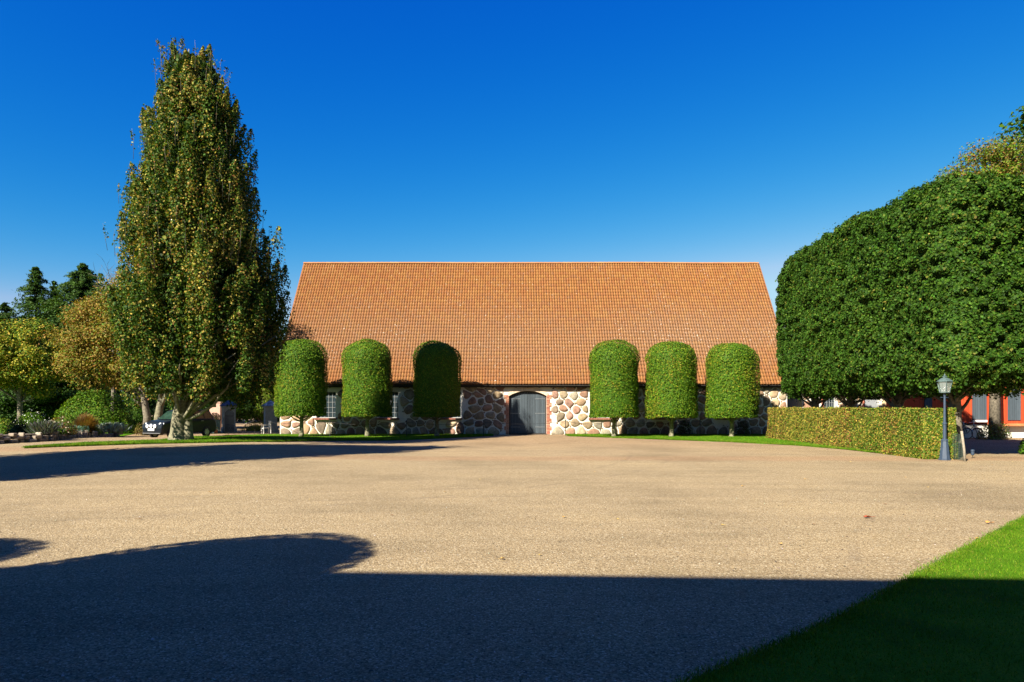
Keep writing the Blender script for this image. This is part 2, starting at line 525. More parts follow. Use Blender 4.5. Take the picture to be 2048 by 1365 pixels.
def rounded_box_points(n, lo, hi, rad, rng, weights=None):
    lo = np.array(lo, float); hi = np.array(hi, float); d = hi - lo
    areas = np.array([d[1] * d[2], d[1] * d[2], d[0] * d[2], d[0] * d[2], d[0] * d[1], d[0] * d[1]])
    if weights is not None: areas = areas * np.array(weights)
    f = rng.choice(6, n, p=areas / areas.sum())
    P = lo + rng.random((n, 3)) * d
    for k in range(6):
        ax = k // 2
        m = f == k
        P[m, ax] = (lo if k % 2 == 0 else hi)[ax]
    Q = np.clip(P, lo + rad, hi - rad)
    nn = unit(P - Q)
    return Q + nn * rad, nn

def box_core(lo, hi, rad, inset, segs=(6, 14, 8), col=MID):
    """Closed rounded box inside a clipped crown: its mat of twigs."""
    lo = np.array(lo, float) + inset; hi = np.array(hi, float) - inset; rad = max(rad - inset, .05)
    bm = bmesh.new()
    bmesh.ops.create_cube(bm, size=1.0)
    bmesh.ops.subdivide_edges(bm, edges=bm.edges[:], cuts=7, use_grid_fill=True)
    V = np.array([v.co[:] for v in bm.verts]); F = np.array([[v.index for v in f.verts] for f in bm.faces])
    bm.free()
    P = lo + (V + .5) * (hi - lo)
    Q = np.clip(P, lo + rad, hi - rad)
    d = P - Q; l = np.linalg.norm(d, axis=1, keepdims=True)
    P = np.where(l > 1e-6, Q + d / np.maximum(l, 1e-6) * rad, P)
    return P, F, np.tile(np.array(col), (len(P), 1))

def clump_points(rng, C, rad, per):
    """Points on the shells of many little clumps."""
    n = len(C)
    u = unit(rng.normal(0, 1, (n * per, 3)))
    r = rng.random((n * per, 1)) ** .45
    P = np.repeat(C, per, axis=0) + u * r * np.repeat(rad, per, axis=0)
    return P, u

def limb(mb, p0, p1, r0, r1, rng, n=6, bend=.12, sides=7):
    p0 = np.array(p0, float); p1 = np.array(p1, float)
    L = np.linalg.norm(p1 - p0)
    o = rng.normal(0, bend * L * .5, 3)
    pts = []; rr = []
    for i in range(n):
        t = i / (n - 1)
        pts.append(tuple(p0 + (p1 - p0) * t + o * math.sin(math.pi * t) + rng.normal(0, .008 * L, 3) * (0 < i < n - 1)))
        rr.append(r0 + (r1 - r0) * t)
    mb.tube(pts, rr, sides)
    return pts

def broad_tree(name, label, base, top, rx, ry, crown_lo, cols, wts, seed, n_clump=90, per=260, leaf=.16, group=None, cat="tree", trunk_r=.22, shape=1.0, clump=.22, bark='bark', off=(0, 0), nlimb=7, nscale=.35, rz=0.0):
    rng = np.random.default_rng(seed)
    root = empty(name, base, label, cat, group)
    H = top - base[2]; lo = crown_lo - base[2]
    cz = (H + lo) / 2; rzz = (H - lo) / 2
    u = unit(rng.normal(0, 1, (n_clump, 3)))
    rr = rng.random((n_clump, 1)) ** .33
    tt = u[:, 2:3] * rr
    side = np.where(tt > 0, (1 - np.clip(tt, 0, 1)) ** (shape - 1) if shape > 1 else 1.0, 1.0)
    C = u * rr * np.array([rx, ry, rzz]) * .88 * np.concatenate([side, side, np.ones_like(side)], 1) + np.array([off[0], off[1], cz])
    cr = np.array([rx, rx, rzz * .8]) * clump * rng.uniform(.7, 1.3, (n_clump, 1))
    P, un = clump_points(rng, C, cr, per)
    P[:, :2] += rng.normal(0, .04, (len(P), 2))
    w = vnoise(P, nscale, seed)[:, None]
    W = np.array(wts[0]) * (1 - w) + np.array(wts[1]) * w
    col = palette(len(P), rng, cols, W)
    nrm = un * .8 + np.array([0, 0, .5])
    V, F, Cc = leaf_quads(P, nrm, leaf, col, rng)
    link_mesh("crown", raw_mesh("crown", V, F, M['leaf'], Cc), root)
    mb = MB()
    mb.tube([(0, 0, -.1), (0.02, 0, lo * .5), (off[0] * .1, off[1] * .1, lo * 1.05), (off[0] * .7, off[1] * .7, cz), (off[0], off[1], H * .86)],
            [trunk_r * 1.35, trunk_r, trunk_r * .85, trunk_r * .5, trunk_r * .1], 9)
    for k in range(nlimb):
        e = C[rng.integers(0, n_clump)]
        t = rng.uniform(.75, 1.15) * lo
        limb(mb, (off[0] * .1, off[1] * .1, min(t, e[2] * .8)), e, trunk_r * .5, trunk_r * .08, rng)
    mb.build("trunk", M[bark], root, smooth=True)
    return root

# ------------------------------------------------------------------ ground, lawns, bed
def ground():
    xs = np.unique(np.concatenate([[-900, -400, -200, -120, -80], np.arange(-60, 61, 1.5), [80, 120, 200, 400, 900]]))
    ys = np.unique(np.concatenate([[-300, -150, -80, -50, -30], np.arange(-16, 70, 1.5), [80, 100, 150, 250, 500, 1200]]))
    X, Y = np.meshgrid(xs, ys)
    Z = terrain(X, Y)
    V = np.stack([X.ravel(), Y.ravel(), Z.ravel()], 1)
    nx = len(xs)
    i = np.arange((len(ys) - 1) * (nx - 1)); r = i // (nx - 1); c = i % (nx - 1); b = r * nx + c
    F = np.stack([b, b + 1, b + nx + 1, b + nx], 1)
    tag(link_mesh("ground", raw_mesh("ground", V, F, M['gravel'], smooth=True)), kind='structure')
ground()

def resample(pts, n):
    p = np.array(pts, float)
    d = np.concatenate([[0], np.cumsum(np.linalg.norm(np.diff(p, axis=0), axis=1))])
    t = np.linspace(0, d[-1], n)
    return np.stack([np.interp(t, d, p[:, k]) for k in range(p.shape[1])], 1)

def lawn(front, back, rows=18, n=90, up=.045, seed=1, wob=.05):
    f = resample(front, n); b = resample(back, n)
    rng = np.random.default_rng(seed)
    f = f + (vnoise(np.c_[f, np.zeros(n)], 1.6, seed)[:, None] - .5) * wob * 2
    t = np.concatenate([[0, .0], np.linspace(.012, 1, rows - 2)])
    P = f[None] + (b - f)[None] * t[:, None, None]
    Z = terrain(P[..., 0], P[..., 1]) + up
    Z[0] -= up + .02
    V = np.concatenate([P, Z[..., None]], 2).reshape(-1, 3)
    i = np.arange((rows - 1) * (n - 1)); r = i // (n - 1); c = i % (n - 1); q = r * n + c
    F = np.stack([q, q + 1, q + n + 1, q + n], 1)
    o = tag(link_mesh("lawn", raw_mesh("lawn", V, F, M['turf'], smooth=True)), kind='structure')
    return f, b

def blades(name, front, back, n, h, w, seed, up=.045, edge=.25, keep=None, dens=1.0):
    rng = np.random.default_rng(seed)
    fr = resample(front, 400); bk = resample(back, 400)
    k = rng.integers(0, 400, n)
    t = rng.random(n) ** dens
    m = rng.random(n) < edge
    t[m] = np.abs(rng.normal(0, .006, m.sum())) - .002
    P = fr[k] + (bk[k] - fr[k]) * t[:, None] + rng.normal(0, .05, (n, 2))
    if keep is not None:
        P = P[keep(P[:, 0], P[:, 1])]; n = len(P)
    z = terrain(P[:, 0], P[:, 1]) + up - .012
    a = rng.random(n) * 2 * math.pi
    hh = h * rng.uniform(.5, 1.3, n); ln = rng.normal(0, .45, (n, 2)) * hh[:, None]
    d = np.stack([np.cos(a), np.sin(a)], 1) * (w * rng.uniform(.7, 1.3, n))[:, None]
    V = np.empty((n, 3, 3))
    V[:, 0, :2] = P - d; V[:, 1, :2] = P + d; V[:, 2, :2] = P + ln
    V[:, 0, 2] = V[:, 1, 2] = z; V[:, 2, 2] = z + hh
    ww = (.45 * vnoise(np.c_[P, np.zeros(n)], .9, seed) + .25 * vnoise(np.c_[P, np.zeros(n)], 2.6, seed + 2) + .30 * (.5 + .5 * np.sin((P[:, 0] * .8 + P[:, 1] * .6) * 2 * math.pi / 1.1)))[:, None]
    ww = np.clip((ww - .5) * 2.2 + .5, 0, 1)
    col = palette(n, rng, [(.055, .145, .005), (.098, .215, .008), (.17, .24, .018), (.25, .22, .06)],
                  np.array([[6, 2.5, .4, .08]]) * (1 - ww) + np.array([[1, 4, 4, .6]]) * ww, .2)
    me = raw_mesh(name, V.reshape(-1, 3), np.arange(n * 3).reshape(n, 3), M['blade'], np.repeat(col, 3, 0))
    return tag(link_mesh(name, me), kind='stuff')

L_front = [at(*p)[:2] for p in [(52, 897), (160, 893), (300, 888.5), (430, 886), (560, 884.5), (700, 882), (850, 879), (985, 872.5)]]
L_back = [at(52, 896.3)[:2], at(190, 886)[:2], at(330, 881)[:2], at(425, 876)[:2], at(452, 871.5)[:2], (-17.6, 49.9), (-9, 49.9), (-1.5, 49.9)]
lawn(L_front, L_back, seed=3)
R_front = [(3.85, 47.2), (8.6, 42.7), (12.5, 39.0), (14.9, 35.5), (15.75, 32.1), (15.9, 29.6)]
R_back = [(3.9, 49.9), (10, 49.9), (16, 49.9), (20.3, 49.9), (18.2, 38), (16.1, 29.7)]
lawn(R_front, R_back, seed=4)
N_front = [at(*p)[:2] for p in [(1180, 1470), (1330, 1400), (1400, 1365), (1520, 1315), (1640, 1262), (1740, 1212), (1830, 1160), (1940, 1100), (2048, 1043), (2130, 1000), (2230, 958)]]
N_back = [(x + 24, y + (1.5 if i > 6 else 0)) for i, (x, y) in enumerate(N_front)]
lawn(N_front, N_back, rows=30, n=120, seed=5)
lawn([(-62, 42.5), (-45, 43.0), (-33, 44.2), (-26.2, 45.6)], [(-90, 72), (-60, 72), (-46, 72), (-34, 66)], seed=6, up=.03)
blades("grass", L_front, L_back, 60000, .06, .012, 11, edge=.3)
blades("grass", R_front, R_back, 50000, .06, .012, 12, edge=.3)
vis = lambda x, y: (x < .80 * y + .6) & (y > 3.2)
blades("grass", N_front, N_back, 420000, .034, .0045, 13, edge=.05, keep=vis, dens=1.6)

def pebbles():
    rng = np.random.default_rng(21)
    n = 15000
    y = 3.4 + 13 * rng.random(n) ** 1.5
    x = (rng.random(n) * 2 - 1) * (.80 * y + .4)
    f = np.array(resample(N_front, 200)); fx = np.interp(y, f[:, 1], f[:, 0])
    k = x < fx - .02
    x, y = x[k], y[k]; n = len(x)
    s = rng.lognormal(math.log(.0065), .42, n).clip(.004, .022)
    d = np.array([(1, 0, 0), (0, 1, 0), (-1, 0, 0), (0, -1, 0), (0, 0, 1), (0, 0, -1)], float)
    V = d[None] * s[:, None, None] * rng.uniform(.6, 1.25, (n, 6, 1))
    V[:, :, 2] *= .75
    a = rng.random(n) * 6.28; ca, sa = np.cos(a)[:, None], np.sin(a)[:, None]
    vx = V[:, :, 0] * ca - V[:, :, 1] * sa; vy = V[:, :, 0] * sa + V[:, :, 1] * ca
    V[:, :, 0] = vx + x[:, None]; V[:, :, 1] = vy + y[:, None]; V[:, :, 2] += (s * .35)[:, None]
    T = np.array([(0, 1, 4), (1, 2, 4), (2, 3, 4), (3, 0, 4)])
    F = (np.arange(n) * 6)[:, None, None] + T[None]
    col = palette(n, rng, [(.11, .08, .05), (.21, .16, .095), (.30, .235, .145), (.50, .44, .35), (.07, .06, .05)], [2, 4, 4, 1.2, .7], .15)
    tag(link_mesh("gravel", raw_mesh("gravel", V.reshape(-1, 3), F.reshape(-1, 3), M['pebble'], np.repeat(col, 6, 0))), kind='stuff')
pebbles()

# ------------------------------------------------------------------ the stone barn
BX0, BX1, BY, BH = -17.0, 20.15, 50.0, 3.85
BORG = (1.5, BY, 0)
RX0, RX1 = -17.3, 20.5
EY, EZ, RY, RZ = 49.50, 3.70, 56.8, 13.95

def clip_poly(poly, nx, nz, d):
    """Keep the part of poly where nx*x+nz*z <= d."""
    out = []
    n = len(poly)
    for i in range(n):
        a, b = poly[i], poly[(i + 1) % n]
        da = nx * a[0] + nz * a[1] - d; db = nx * b[0] + nz * b[1] - d
        if da <= 0: out.append(a)
        if (da < 0) != (db < 0) and da != db:
            t = da / (da - db)
            out.append((a[0] + (b[0] - a[0]) * t, a[1] + (b[1] - a[1]) * t))
    return out

def centroid(p):
    A = cx = cz = 0
    for i in range(len(p)):
        a, b = p[i], p[(i + 1) % len(p)]
        k = a[0] * b[1] - b[0] * a[1]
        A += k; cx += (a[0] + b[0]) * k; cz += (a[1] + b[1]) * k
    if abs(A) < 1e-9: return p[0], 0
    return (cx / (3 * A), cz / (3 * A)), abs(A) / 2

def fieldstones(x0, x1, z0, z1, holes, seed, y, gap=(.02, .058), dx=.80, dz=.58, relief=.095):
    """Rounded boulders set in mortar, none over an opening; returns an MB."""
    rnd = random.Random(seed)
    seeds = []
    nr = max(1, round((z1 - z0) / dz)); nc = max(1, round((x1 - x0) / dx))
    for r in range(nr):
        for c in range(nc):
            seeds.append([x0 + (c + .5 + (r % 2) * .45 - .2 + rnd.uniform(-.42, .42)) * (x1 - x0) / nc, z0 + (r + .5 + rnd.uniform(-.36, .36)) * (z1 - z0) / nr])
    def cell(i, off):
        sx, sz = seeds[i]
        poly = [(x0, z0), (x1, z0), (x1, z1), (x0, z1)]
        for d, (qx, qz) in near[i]:
            nx, nz = (qx - sx) / d, (qz - sz) / d
            poly = clip_poly(poly, nx, nz, nx * (sx + qx) / 2 + nz * (sz + qz) / 2 - off)
            if len(poly) < 3: return []
        for hx0, hx1, hz0, hz1 in holes:
            opts = [(hx0 - sx, (1, 0, hx0)), (sx - hx1, (-1, 0, -hx1)), (hz0 - sz, (0, 1, hz0)), (sz - hz1, (0, -1, -hz1))]
            best = max(opts, key=lambda q: q[0])
            if best[0] < .06: return []
            poly = clip_poly(poly, *best[1])
            if len(poly) < 3: return []
        return poly
    for it in range(2):
        near = []
        for i, (sx, sz) in enumerate(seeds):
            l = sorted((math.hypot(qx - sx, qz - sz), (qx, qz)) for j, (qx, qz) in enumerate(seeds) if j != i)[:14]
            near.append([q for q in l if q[0] > 1e-5])
        if it == 0:
            new = []
            for i in range(len(seeds)):
                p = cell(i, 0)
                if len(p) >= 3:
                    c, _ = centroid(p)
                    new.append([seeds[i][0] * .45 + c[0] * .55, seeds[i][1] * .45 + c[1] * .55])
                else: new.append(seeds[i])
            seeds[:] = new
    junction = {}
    for i in range(len(seeds)):
        for x, z in cell(i, 0):
            k = (round(x / .12), round(z / .12))
            junction.setdefault(k, (x, z))
    tones = [tuple(.68 * q for q in t) for t in ((.44, .29, .165), (.38, .24, .14), (.37, .27, .16), (.46, .33, .19), (.31, .24, .15), (.36, .20, .125), (.27, .20, .14), (.48, .37, .235), (.31, .175, .11), (.36, .31, .22), (.42, .24, .17))]
    mb = MB()
    for i in range(len(seeds)):
        p = cell(i, rnd.uniform(*gap))
        if len(p) < 3: continue
        c, A = centroid(p)
        if A < .02: continue
        for _ in range(2):
            q = []
            for k in range(len(p)):
                a, b = p[k], p[(k + 1) % len(p)]
                q.append((a[0] * .75 + b[0] * .25, a[1] * .75 + b[1] * .25)); q.append((a[0] * .25 + b[0] * .75, a[1] * .25 + b[1] * .75))
            p = q
        n = len(p)
        j = [1 + rnd.uniform(-.045, .045) for _ in range(n)]
        h = relief * rnd.uniform(.6, 1.2)
        V = []
        for s, dy in ((1.0, .03), (.97, -h * .35), (.84, -h * .8), (.5, -h)):
            V += [(c[0] + (x - c[0]) * s * j[k], y + dy, c[1] + (z - c[1]) * s * j[k]) for k, (x, z) in enumerate(p)]
        V.append((c[0], y - h * 1.03, c[1]))
        F = []
        for r in range(3):
            for k in range(n):
                F.append((r * n + k, r * n + (k + 1) % n, (r + 1) * n + (k + 1) % n, (r + 1) * n + k))
        F += [(3 * n + k, 3 * n + (k + 1) % n, 4 * n) for k in range(n)]
        t = rnd.choice(tones); v = rnd.uniform(.62, 1.15)
        mb.add(V, F, tuple(q * v for q in t))
    # small packing stones where three boulders meet
    for x, z in junction.values():
        if rnd.random() < .30 or not (x0 + .1 < x < x1 - .1 and z0 + .1 < z < z1 - .1): continue
        if any(a - .02 < x < b + .02 and c - .02 < z < d + .02 for a, b, c, d in holes): continue
        rx, rz, n = rnd.uniform(.045, .10), rnd.uniform(.04, .075), 9
        ro = rnd.random() * 3
        ring = [(rx * math.cos(q * 2 * math.pi / n) * rnd.uniform(.8, 1.1), rz * math.sin(q * 2 * math.pi / n) * rnd.uniform(.8, 1.1)) for q in range(n)]
        ring = [(a * math.cos(ro) - b * math.sin(ro), a * math.sin(ro) + b * math.cos(ro)) for a, b in ring]
        V = [(x + a, y + .02, z + b) for a, b in ring] + [(x + a * .8, y - .03, z + b * .8) for a, b in ring] + [(x, y - .045, z)]
        F = [(k, (k + 1) % n, n + (k + 1) % n, n + k) for k in range(n)] + [(n + k, n + (k + 1) % n, 2 * n) for k in range(n)]
        t = rnd.choice(tones); v = rnd.uniform(.6, 1.1)
        mb.add(V, F, tuple(q * v for q in t))
    return mb

def holed_wall(name, mat, parent, org, x0, x1, z0, z1, y, holes, depth=.32):
    """Wall face with openings (each a list of (x,z)) and their reveals."""
    bm = bmesh.new()
    edges = []
    def loop(pts):
        vs = [bm.verts.new((x - org[0], y - org[1], z - org[2])) for x, z in pts]
        return vs, [bm.edges.new((vs[i], vs[(i + 1) % len(vs)])) for i in range(len(vs))]
    outer, e = loop([(x0, z0), (x1, z0), (x1, z1), (x0, z1)]); edges += e
    hl = []
    for h in holes:
        v, e = loop(h); edges += e; hl.append(v)
    bmesh.ops.triangle_fill(bm, use_beauty=True, use_dissolve=False, edges=edges)
    for v in hl:
        w = [bm.verts.new((q.co.x, q.co.y + depth, q.co.z)) for q in v]
        for i in range(len(v)):
            bm.faces.new((v[i], v[(i + 1) % len(v)], w[(i + 1) % len(v)], w[i]))
    bmesh.ops.recalc_face_normals(bm, faces=bm.faces[:])
    me = bpy.data.meshes.new(name); bm.to_mesh(me); bm.free(); me.materials.append(mat)
    return link_mesh(name, me, parent)

def tile_roof(name, parent, org, x0, x1, ey, ez, ry, rz, seed, tw=.205, th=.34, sag=.08, back=False):
    """Overlapping S-profile clay tiles up one slope."""
    rng = np.random.default_rng(seed)
    nc = int(round((x1 - x0) / tw)); tw = (x1 - x0) / nc
    sl = math.hypot(ry - ey, rz - ez); nr = int(round(sl / th)); th = sl / nr
    ux = np.array([0, (ry - ey) / sl, (rz - ez) / sl]); un = np.array([0, -(rz - ez) / sl, (ry - ey) / sl])
    if back: un = un * np.array([1, -1, 1]) * np.array([1, 1, 1]); un = np.array([0, (rz - ez) / sl, abs(ry - ey) / sl])
    prof_x = np.array([0, .16, .36, .58, .78, 1.0]) * tw * 1.06
    prof_h = np.array([.020, .058, .066, .040, -.012, -.016])
    c = np.tile(np.arange(nc), nr); r = np.repeat(np.arange(nr), nc); n = len(c)
    jit = rng.normal(0, .004, n); ang = rng.normal(0, .006, n)
    dx = rng.normal(0, .004, n)
    k = len(prof_x)
    V = np.zeros((n, 3, k, 3))
    X = x0 + c[:, None] * tw + prof_x[None] + dx[:, None]
    for li, (s, e) in enumerate(((-.035, .040), (-.035, -.008), (th, .0))):
        S = r[:, None] * th + s + jit[:, None]
        Hh = prof_h[None] + (e if li != 1 else -prof_h[None] * .6 + .0) + ang[:, None] * (prof_x[None] / tw - .5)
        V[:, li, :, 0] = X
        V[:, li, :, 1] = ey + S * ux[1] + Hh * un[1]
        V[:, li, :, 2] = ez + S * ux[2] + Hh * un[2]
    w = vnoise(np.c_[V[:, 0, 0, 0], V[:, 0, 0, 2] * 0, V[:, 0, 0, 2] * 0], .11, seed)
    frac = (r + .5) / nr
    V[..., 2] += ((vnoise(np.c_[V[..., 0].ravel(), V[..., 2].ravel() * .3, 0 * V[..., 2].ravel()], .16, seed + 3) - .5) * sag * 2).reshape(n, 3, k)
    base = (np.arange(n) * 3 * k)[:, None]
    q = np.arange(k - 1)[None]
    F1 = np.stack([base + k + q, base + k + q + 1, base + q + 1, base + q], -1).reshape(-1, 4)
    F2 = np.stack([base + q, base + q + 1, base + 2 * k + q + 1, base + 2 * k + q], -1).reshape(-1, 4)
    F = np.concatenate([F1, F2])
    O = .80 * np.array([(.285, .116, .032), (.262, .092, .028), (.315, .146, .040), (.240, .096, .038), (.225, .108, .050)])
    mid = np.exp(-((frac - .36) / .26) ** 2) * (.35 + .65 * vnoise(np.c_[c * tw, r * th, 0 * c], .13, seed + 5))
    wts = np.stack([3 + 0 * mid, 2.4 - 1.2 * frac + 3.0 * (1 - ss(0, .45, c / nc)), .6 + 2.6 * frac + 1.5 * ss(.5, 1, c / nc), 1 + 2 * mid, .3 + 3.2 * mid], 1)
    col = palette(n, rng, O, wts, .035) / .80
    col = col * .5 + np.average(O, axis=0, weights=[3, 3, 1.5, 1, 1]) * .5
    col = col * np.array([.92, .93, .90])
    grey = (mid * .62)[:, None]
    col = col * (1 - grey) + np.array([.185, .112, .062]) * grey
    cc = np.repeat(col, 3 * k, 0)
    Vv = V.reshape(-1, 3) - np.array(org)
    me = raw_mesh(name, Vv, F, M['tile'], cc, smooth=True)
    al = np.repeat(mid, 3 * k)
    d = np.ones((len(Vv), 4), np.float32); d[:, :3] = cc; d[:, 3] = al
    me.color_attributes["Col"].data.foreach_set("color", d.ravel())
    return link_mesh(name, me, parent)

def make_window(parent, org, xc, z0, z1, w, y, cols=5, rows=5, bars=M['window_bar'], sill=True):
    f = MB()
    b = .04
    f.box((xc - w / 2 + b / 2, y, (z0 + z1) / 2), (b, .06, z1 - z0)); f.box((xc + w / 2 - b / 2, y, (z0 + z1) / 2), (b, .06, z1 - z0))
    f.box((xc, y, z1 - b / 2), (w - 2 * b, .06, b)); f.box((xc, y, z0 + b / 2), (w - 2 * b, .06, b))
    for i in range(1, cols):
        f.box((xc - w / 2 + w * i / cols, y, (z0 + z1) / 2), (.018, .03, z1 - z0 - 2 * b))
    for i in range(1, rows):
        f.box((xc, y - .003, z0 + (z1 - z0) * i / rows), (w - 2 * b, .03, .018))
    win = f.build("window", bars, parent, org)
    g = MB(); g.box((xc, y + .035, (z0 + z1) / 2), (w - .04, .012, z1 - z0 - .04)); g.build("pane", M['pane'], win, org)
    if sill:
        s = MB(); n = int((w + .26) / .125)
        for i in range(n):
            v = random.uniform(.8, 1.2)
            s.box((xc - (n - 1) * .0625 + i * .125, BY - .03 if y > 49 else y - .2, z0 - .065), (.112, .42, .125), col=(.20 * v, .075 * v, .05 * v))
        s.build("sill", M['brick'], win, org)
    return win

def barn():
    root = empty("stone_barn", BORG, "long low fieldstone barn with a steep orange pantile roof and grey arched double door", "barn")
    wins = [(px_x(652, BY), 1), (px_x(777, BY), 1), (px_x(903, BY), 1), (px_x(1199, BY), 1), (px_x(1325, BY), 1), (px_x(1452, BY), 1)]
    ww, wz0, wz1 = 1.42, 1.22, 3.14
    dx0, dx1 = px_x(1018, BY), px_x(1093, BY); dz0, dsp, dz1 = 0.0, 2.82, 3.20
    xc = (dx0 + dx1) / 2; hw = (dx1 - dx0) / 2; rise = dz1 - dsp
    rad = (hw * hw + rise * rise) / (2 * rise); cz = dz1 - rad; a0 = math.asin(hw / rad)
    arch = [(xc + rad * math.sin(a0 - 2 * a0 * i / 14), cz + rad * math.cos(a0 - 2 * a0 * i / 14)) for i in range(15)]
    door_poly = [(dx0, .02), (dx1, .02)] + arch
    holes = [[(x - ww / 2, wz0), (x + ww / 2, wz0), (x + ww / 2, wz1), (x - ww / 2, wz1)] for x, _ in wins] + [door_poly]
    w = holed_wall("wall", M['mortar'], root, BORG, BX0, BX1, -.3, BH, BY, holes)
    ex = [(x - ww / 2 - .14, x + ww / 2 + .14, wz0 - .26, wz1 + .9) for x, _ in wins] + [(dx0 - .34, dx1 + .34, -1, dz1 + .28)]
    fieldstones(BX0 + .05, BX1 - .05, -.05, BH, ex, 5, BY).build("fieldstone_facing", M['stone'], w, BORG, smooth=True)
    # gable and rear walls
    g = MB()
    for xa, xb in ((BX0, BX0 + .5), (BX1 - .5, BX1)):
        g.prism_x([(BY + .32, -.3), (64.0, -.3), (64.0, BH), (RY, RZ - .35), (BY + .32, BH)], xa, xb)
    g.box(((BX0 + BX1) / 2, 63.9, BH / 2 - .15), (BX1 - BX0 - 1.01, .4, BH + .3))
    g.box(((BX0 + BX1) / 2, BY + .7, BH / 2 - .15), (BX1 - BX0 - 1.01, .06, BH + .2))
    g.build("gable_wall", M['mortar'], root, BORG)
    for x, _ in wins:
        make_window(root, BORG, x, wz0, wz1, ww, BY + .24)
    # roof
    r = tile_roof("roof", root, BORG, RX0, RX1, EY, EZ, RY, RZ, 8)
    under = MB()
    under.prism_x([(EY + .02, EZ - .06), (RY, RZ - .10), (2 * RY - EY, EZ - .06), (2 * RY - EY, EZ - .14), (RY, RZ - .24), (EY + .04, EZ - .14)], RX0 + .03, RX1 - .03)
    under.build("roof_boarding", M['dark_wood'], r, BORG)
    bk = MB()
    sl = 38
    for i in range(sl):
        t0, t1 = i / sl, (i + 1) / sl
        y0, z0 = 2 * RY - EY - (RY - EY) * t0, EZ + (RZ - EZ) * t0; y1, z1 = 2 * RY - EY - (RY - EY) * t1, EZ + (RZ - EZ) * t1
        bk.add([(RX0, y0, z0 + .03), (RX1, y0, z0 + .03), (RX1, y1, z1 - .01), (RX0, y1, z1 - .01)], [(0, 1, 2, 3)], (.42, .14, .045))
    bk.build("rear_slope", M['brick'], r, BORG)
    rg = MB(); n = 100
    for i in range(n):
        x = RX0 + (RX1 - RX0) * (i + .5) / n; v = random.uniform(.85, 1.15)
        pts = []
        zz = RZ + .03 + float(vnoise(np.array([[x, 0, 0]]), .16, 11)[0] - .5) * .10
        L = (RX1 - RX0) / n
        P = []
        for xx, k in ((x - L / 2 - .02, 1.06), (x + L / 2, .96)):
            for a in np.linspace(0, math.pi, 8):
                P.append((xx, RY + .15 * k * math.cos(a), zz + .13 * k * math.sin(a) - .03))
        rg.add(P, [(j, j + 1, 9 + j, 8 + j) for j in range(7)] + [tuple(range(8))], (.30 * v, .125 * v, .042 * v))
    rg.build("ridge_cap", M['brick'], r, BORG)
    for x in (RX0 - .015, RX1 + .045):
        vg = MB()
        d = Vector((0, RY - EY, RZ - EZ)); L = d.length; d.normalize()
        up = Vector((0, -d.z, d.y))
        c = Vector((x, (EY + RY) / 2, (EZ + RZ) / 2)) - up * .03
        vg.obox(c, (.05, 0, 0), d * L, up * .14, (.17, .070, .03))
        vg.build("verge", M['brick'], r, BORG)
    f = MB()
    f.box(((RX0 + RX1) / 2, EY + .24, EZ - .10), (RX1 - RX0 - .1, .05, .30))
    n = 44
    for i in range(n):
        f.box((BX0 + .3 + (BX1 - BX0 - .6) * i / (n - 1), EY + .31, EZ - .22), (.11, .09, .11))
    f.build("eaves", M['dark_wood'], root, BORG)
    # brick surround of the door
    s = MB(); h = .072
    def bc():
        v = random.uniform(.75, 1.25); return random.choice([(.34 * v, .13 * v, .075 * v), (.28 * v, .10 * v, .065 * v), (.40 * v, .20 * v, .12 * v)])
    for i in range(int(dsp / h) + 1):
        wd = .36 if (i // 4) % 2 else .24
        for sg, xe in ((-1, dx0), (1, dx1)):
            k = 2 if wd > .3 else 1
            for j in range(k):
                bw = wd / k
                s.box((xe + sg * (bw * (j + .5)), BY - .012 + random.uniform(-.004, .004), .03 + h * (i + .5)), (bw - .014, .05, h - .014), col=bc())
    for i in range(34):
        a = -a0 * 1.02 + 2.04 * a0 * (i + .5) / 34
        c = (xc + (rad + .13) * math.sin(a), BY - .014, cz + (rad + .13) * math.cos(a))
        t = Vector((math.cos(a), 0, -math.sin(a))); u = Vector((math.sin(a), 0, math.cos(a)))
        v = random.uniform(.9, 1.2)
        s.obox(c, t * .074, Vector((0, .05, 0)), u * .24, (.50 * v, .40 * v, .28 * v))
    s.build("door_surround", M['brick'], root, BORG, bevel=0)
    fr = MB()
    def az(x): return cz + math.sqrt(max(0, rad * rad - (x - xc) ** 2))
    for sg, xe in ((-1, dx0), (1, dx1)):
        fr.box((xe - sg * .05, BY + .20, dsp / 2 + .02), (.10, .12, dsp))
    for i in range(14):
        a, b = arch[i], arch[i + 1]
        m = ((a[0] + b[0]) / 2, BY + .20, (a[1] + b[1]) / 2); d = Vector((b[0] - a[0], 0, b[1] - a[1]))
        u = Vector((-d.z, 0, d.x)).normalized()
        fr.obox(Vector(m) + (u if u.z < 0 else -u) * .05, d * 1.05, (0, .12, 0), u * .10)
    fr.box((xc, BY + .1, .04), (dx1 - dx0 - .01, .3, .08))
    fr.build("door_frame", M['dark_wood'], root, BORG)
    for sg in (-1, 1):
        lf = MB(); n = 11; x0 = dx0 + .10; x1 = dx1 - .10; W = (x1 - x0) / 2 - .008
        xa = xc - W - .006 if sg < 0 else xc + .006
        for i in range(n):
            px = xa + W * (i + .5) / n
            zt = az(px + .06 * (1 if px > xc else -1)) - .10
            lf.box((px, BY + .21, (zt + .10) / 2), (W / n - .012, .05, zt - .10))
        lf.box((xa + W / 2, BY + .245, 1.4), (W, .02, 2.55))
        leaf = lf.build("door_leaf", M['door'], root, BORG)
        for z in (.55, 1.55, 2.62):
            hs_ = MB(); hx = xa + (.36 if sg < 0 else W - .36)
            hs_.box((hx, BY + .178, z), (.72, .014, .055))
            hs_.build("hinge_strap", M['grey_iron'], leaf, BORG)
